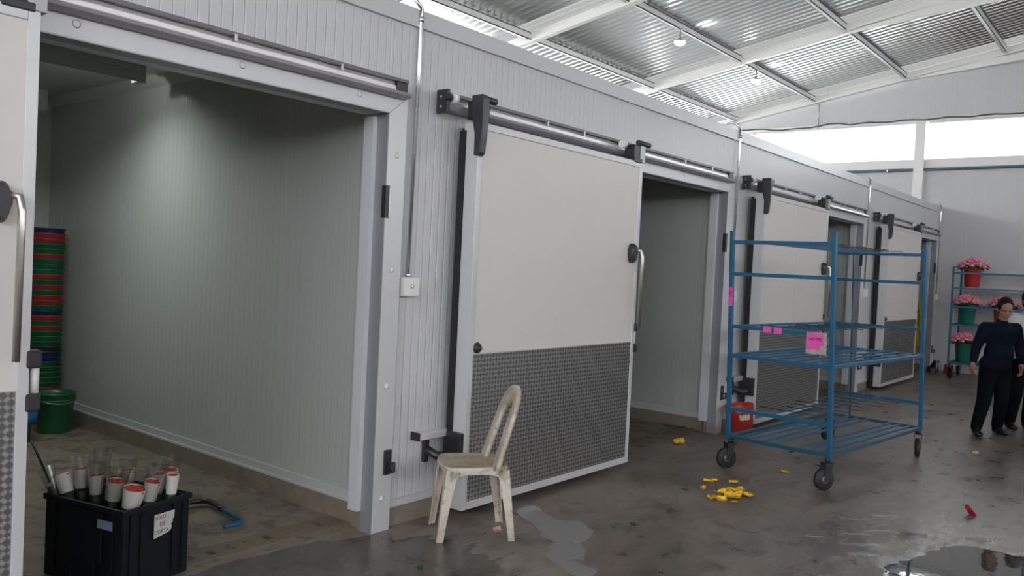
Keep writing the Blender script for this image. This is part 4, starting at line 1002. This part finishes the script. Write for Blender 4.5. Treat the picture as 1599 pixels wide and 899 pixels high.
def figure(name, label, org, J, top_mat, leg_mat, skin, hair_bun=True, sc=1., faceyaw=0., facepitch=-.3, shoe='shoe'):
    Rx = Vector((rt.x, rt.y, 0)); T = Vector((-fw.x, -fw.y, 0)).normalized()
    def W(p): return Rx*p[0]+T*p[1]+Vector((0, 0, p[2]))
    t = thing(name, label, 'person', org)
    j = {k: W(v) for k, v in J.items()}
    b = MB()
    # head frame: fx right of face as seen, ff facing, fu up
    Rot = Matrix.Rotation(faceyaw, 3, 'Z')
    ff = (Rot @ T); fx = Rx.copy(); fx = Rot @ fx; q = Matrix.Rotation(-facepitch, 3, fx); ff = q @ ff; fu = q @ Vector((0, 0, 1))
    hc = j['head']
    def Hd(a, c, d): return hc+fx*a*sc+ff*c*sc+fu*d*sc
    RH = Matrix((fx, ff, fu)).transposed()
    b.ell(Hd(0, -.012, .025), (.072*sc, .090*sc, .092*sc), 24, 16, RH)          # cranium
    b.ell(Hd(0, .020, -.045), (.056*sc, .062*sc, .072*sc), 20, 14, RH)          # face
    b.ell(Hd(0, .048, -.098), (.026*sc, .024*sc, .020*sc), 14, 10, RH)          # chin
    for s in (-1, 1):
        b.ell(Hd(s*.036, .048, -.035), (.024*sc, .022*sc, .022*sc), 12, 8, RH)  # cheek
        b.ell(Hd(s*.028, .074, .018), (.026*sc, .010*sc, .008*sc), 12, 8, RH)   # brow
        b.ell(Hd(s*.073, -.008, -.018), (.008*sc, .018*sc, .030*sc), 10, 8, RH) # ear
    b.cap(Hd(0, .078, .008), Hd(0, .096, -.030), .0075*sc, .012*sc, 10)         # nose
    for s in (-1, 1): b.ell(Hd(s*.011, .086, -.036), (.009*sc, .009*sc, .007*sc), 8, 6, RH)
    b.cap(Hd(-.014, .074, -.060), Hd(.014, .074, -.060), .008*sc, .008*sc, 8)   # lips
    b.cap(Hd(-.011, .072, -.070), Hd(.011, .072, -.070), .008*sc, .008*sc, 8)
    b.cap(hc+Vector((0, 0, -.07*sc))+T*-.015, j['neck'], .048*sc, .052*sc)
    ch_, wa, hp_ = j['chest'], j['waist'], j['hips']; RB = Matrix((Rx, T, Vector((0, 0, 1)))).transposed()
    b.ell(ch_, (.150*sc, .095*sc, .17*sc), 20, 14, RB).ell(wa, (.130*sc, .095*sc, .14*sc), 20, 14, RB).ell(hp_, (.150*sc, .105*sc, .12*sc), 20, 14, RB)
    b.cap(j['neck'], ch_, .05*sc, .10*sc)
    for s in 'LR':
        b.cap(ch_+(j['sh'+s]-ch_)*.4+Vector((0, 0, .03)), j['sh'+s], .05*sc, .048*sc)
        b.cap(j['sh'+s], j['el'+s], .046*sc, .036*sc).cap(j['el'+s], j['wr'+s], .035*sc, .025*sc)
        sgn = 1 if s == 'L' else -1
        dr = (j['ha'+s]-j['wr'+s]).normalized()
        hand(b, j['wr'+s], dr, T+Rx*sgn*.25, Rx*sgn, sc)
        b.cap(j['hi'+s], j['kn'+s], .075*sc, .050*sc).cap(j['kn'+s], j['an'+s], .048*sc, .032*sc)
        b.cap(j['an'+s]-Vector((0, 0, .03)), j['to'+s], .03*sc, .025*sc)
    remesh(b, 'body', skin, t, .006, 5)
    # top
    c = MB(); g = .018
    c.ell(ch_, (.168*sc, .118*sc, .175*sc), 20, 14, RB).ell(wa, (.158*sc, .122*sc, .16*sc), 20, 14, RB).ell(hp_+Vector((0, 0, .03)), (.176*sc, .130*sc, .12*sc), 20, 14, RB)
    c.cap(j['neck']+Vector((0, 0, -.02)), ch_+Vector((0, 0, .06)), .062*sc, .12*sc)
    c.cap(j['neck']+Vector((0, 0, .0)), j['neck']+Vector((0, 0, -.05)), .058*sc, .062*sc)
    for s in 'LR':
        c.cap(ch_+(j['sh'+s]-ch_)*.3+Vector((0, 0, .06)), j['sh'+s], .075*sc, .066*sc)
        c.cap(j['sh'+s], j['el'+s], .068*sc, .054*sc).cap(j['el'+s], j['wr'+s]+(j['el'+s]-j['wr'+s])*.12, .053*sc, .040*sc)
    remesh(c, 'sweater' if top_mat == 'sweater' else 'shirt', top_mat, t, .011, 4)
    # trousers
    c = MB(); c.ell(hp_, (.168*sc, .124*sc, .13*sc), 20, 14, RB)
    for s in 'LR':
        c.cap(j['hi'+s]+Vector((0, 0, .0)), j['kn'+s], .096*sc, .075*sc).cap(j['kn'+s], j['an'+s]+Vector((0, 0, .0)), .074*sc, .060*sc)
    remesh(c, 'trousers', leg_mat, t, .011, 4)
    for s in 'LR':
        c = MB(); a, to = j['an'+s], j['to'+s]; d = (to-a); d.z = 0; d.normalize(); sidev = Vector((-d.y, d.x, 0)); RS = Matrix((d, sidev, Vector((0, 0, 1)))).transposed()
        z0 = .0; hl = Vector((a.x, a.y, .045))-d*.02
        c.ell(hl+d*.0, (.05, .042, .045), 14, 10, RS).ell(hl+d*.07+Vector((0, 0, -.008)), (.085, .042, .036), 16, 10, RS).ell(hl+d*.15+Vector((0, 0, -.014)), (.055, .046, .030), 16, 10, RS)
        c.cap(a+Vector((0, 0, .02)), hl+Vector((0, 0, .02)), .042, .04)
        for v_i in range(len(c.v)):
            x_, y_, z_ = c.v[v_i]; c.v[v_i] = (x_, y_, max(z_, .002))
        remesh(c, 'shoe', shoe, t, .008, 3)
    # hair
    c = MB(); c.ell(Hd(0, -.025, .035), (.080*sc, .092*sc, .096*sc), 24, 16, RH).ell(Hd(0, -.055, -.02), (.068*sc, .055*sc, .07*sc), 20, 12, RH)
    if hair_bun: c.ell(Hd(0, -.125, -.005), (.036*sc, .034*sc, .036*sc), 14, 10, RH)
    for s in (-1, 1): c.ell(Hd(s*.062, -.005, .035), (.022*sc, .05*sc, .045*sc), 12, 8, RH)
    remesh(c, 'hair', 'hair', t, .006, 2)
    for s in (-1, 1):
        MB().ell(Hd(s*.028, .0745, .002), (.013*sc, .006*sc, .0055*sc), 10, 6, RH).build('eye', 'eye', t)
        MB().cap(Hd(s*.014, .083, .022), Hd(s*.042, .074, .022), .0035*sc, .0025*sc, 6).build('eyebrow', 'hair', t)
    MB().cap(Hd(-.020, .0785, -.065), Hd(.020, .0785, -.065), .0055*sc, .0055*sc, 8).build('lips', 'lip', t)
    return t
JW = dict(head=(.088, .035, 1.405), neck=(.088, -.01, 1.27), chest=(.075, 0, 1.09), waist=(.062, .01, .91), hips=(.04, 0, .76),
          shL=(-.095, -.01, 1.185), elL=(-.175, -.02, .965), wrL=(-.235, .04, .795), haL=(-.262, .08, .69),
          shR=(.245, -.01, 1.19), elR=(.315, -.03, .965), wrR=(.300, .04, .800), haR=(.280, .08, .69),
          hiL=(-.035, 0, .73), knL=(-.105, .07, .39), anL=(-.165, .06, .09), toL=(-.205, .19, .028),
          hiR=(.115, 0, .73), knR=(.125, .01, .39), anR=(.155, -.09, .09), toR=(.165, .05, .028))
figure('person', 'woman in a navy sweater and black trousers walking with arms down, looking down', (10.50, -2.07, 0), JW, 'sweater', 'trousers', 'skin', True, 1.0, -.22, -.42)
JM = dict(head=(0, .03, 1.50), neck=(0, -.01, 1.36), chest=(0, 0, 1.16), waist=(0, .0, .97), hips=(-.02, 0, .83),
          shL=(-.19, 0, 1.29), elL=(-.25, -.05, 1.04), wrL=(-.17, .16, .95), haL=(-.15, .28, .95),
          shR=(.19, 0, 1.29), elR=(.25, -.05, 1.04), wrR=(.19, .16, .95), haR=(.17, .28, .95),
          hiL=(-.10, 0, .80), knL=(-.12, .05, .43), anL=(-.13, -.02, .09), toL=(-.15, .12, .028),
          hiR=(.08, 0, .80), knR=(.10, .0, .43), anR=(.10, -.06, .09), toR=(.11, .08, .028))
figure('person', 'man in pale grey shirt, half hidden behind the woman at the right edge', (11.27, -2.29, 0), JM, 'shirt', 'trousers', 'skin2', False, 1.05, -.2, -.1)
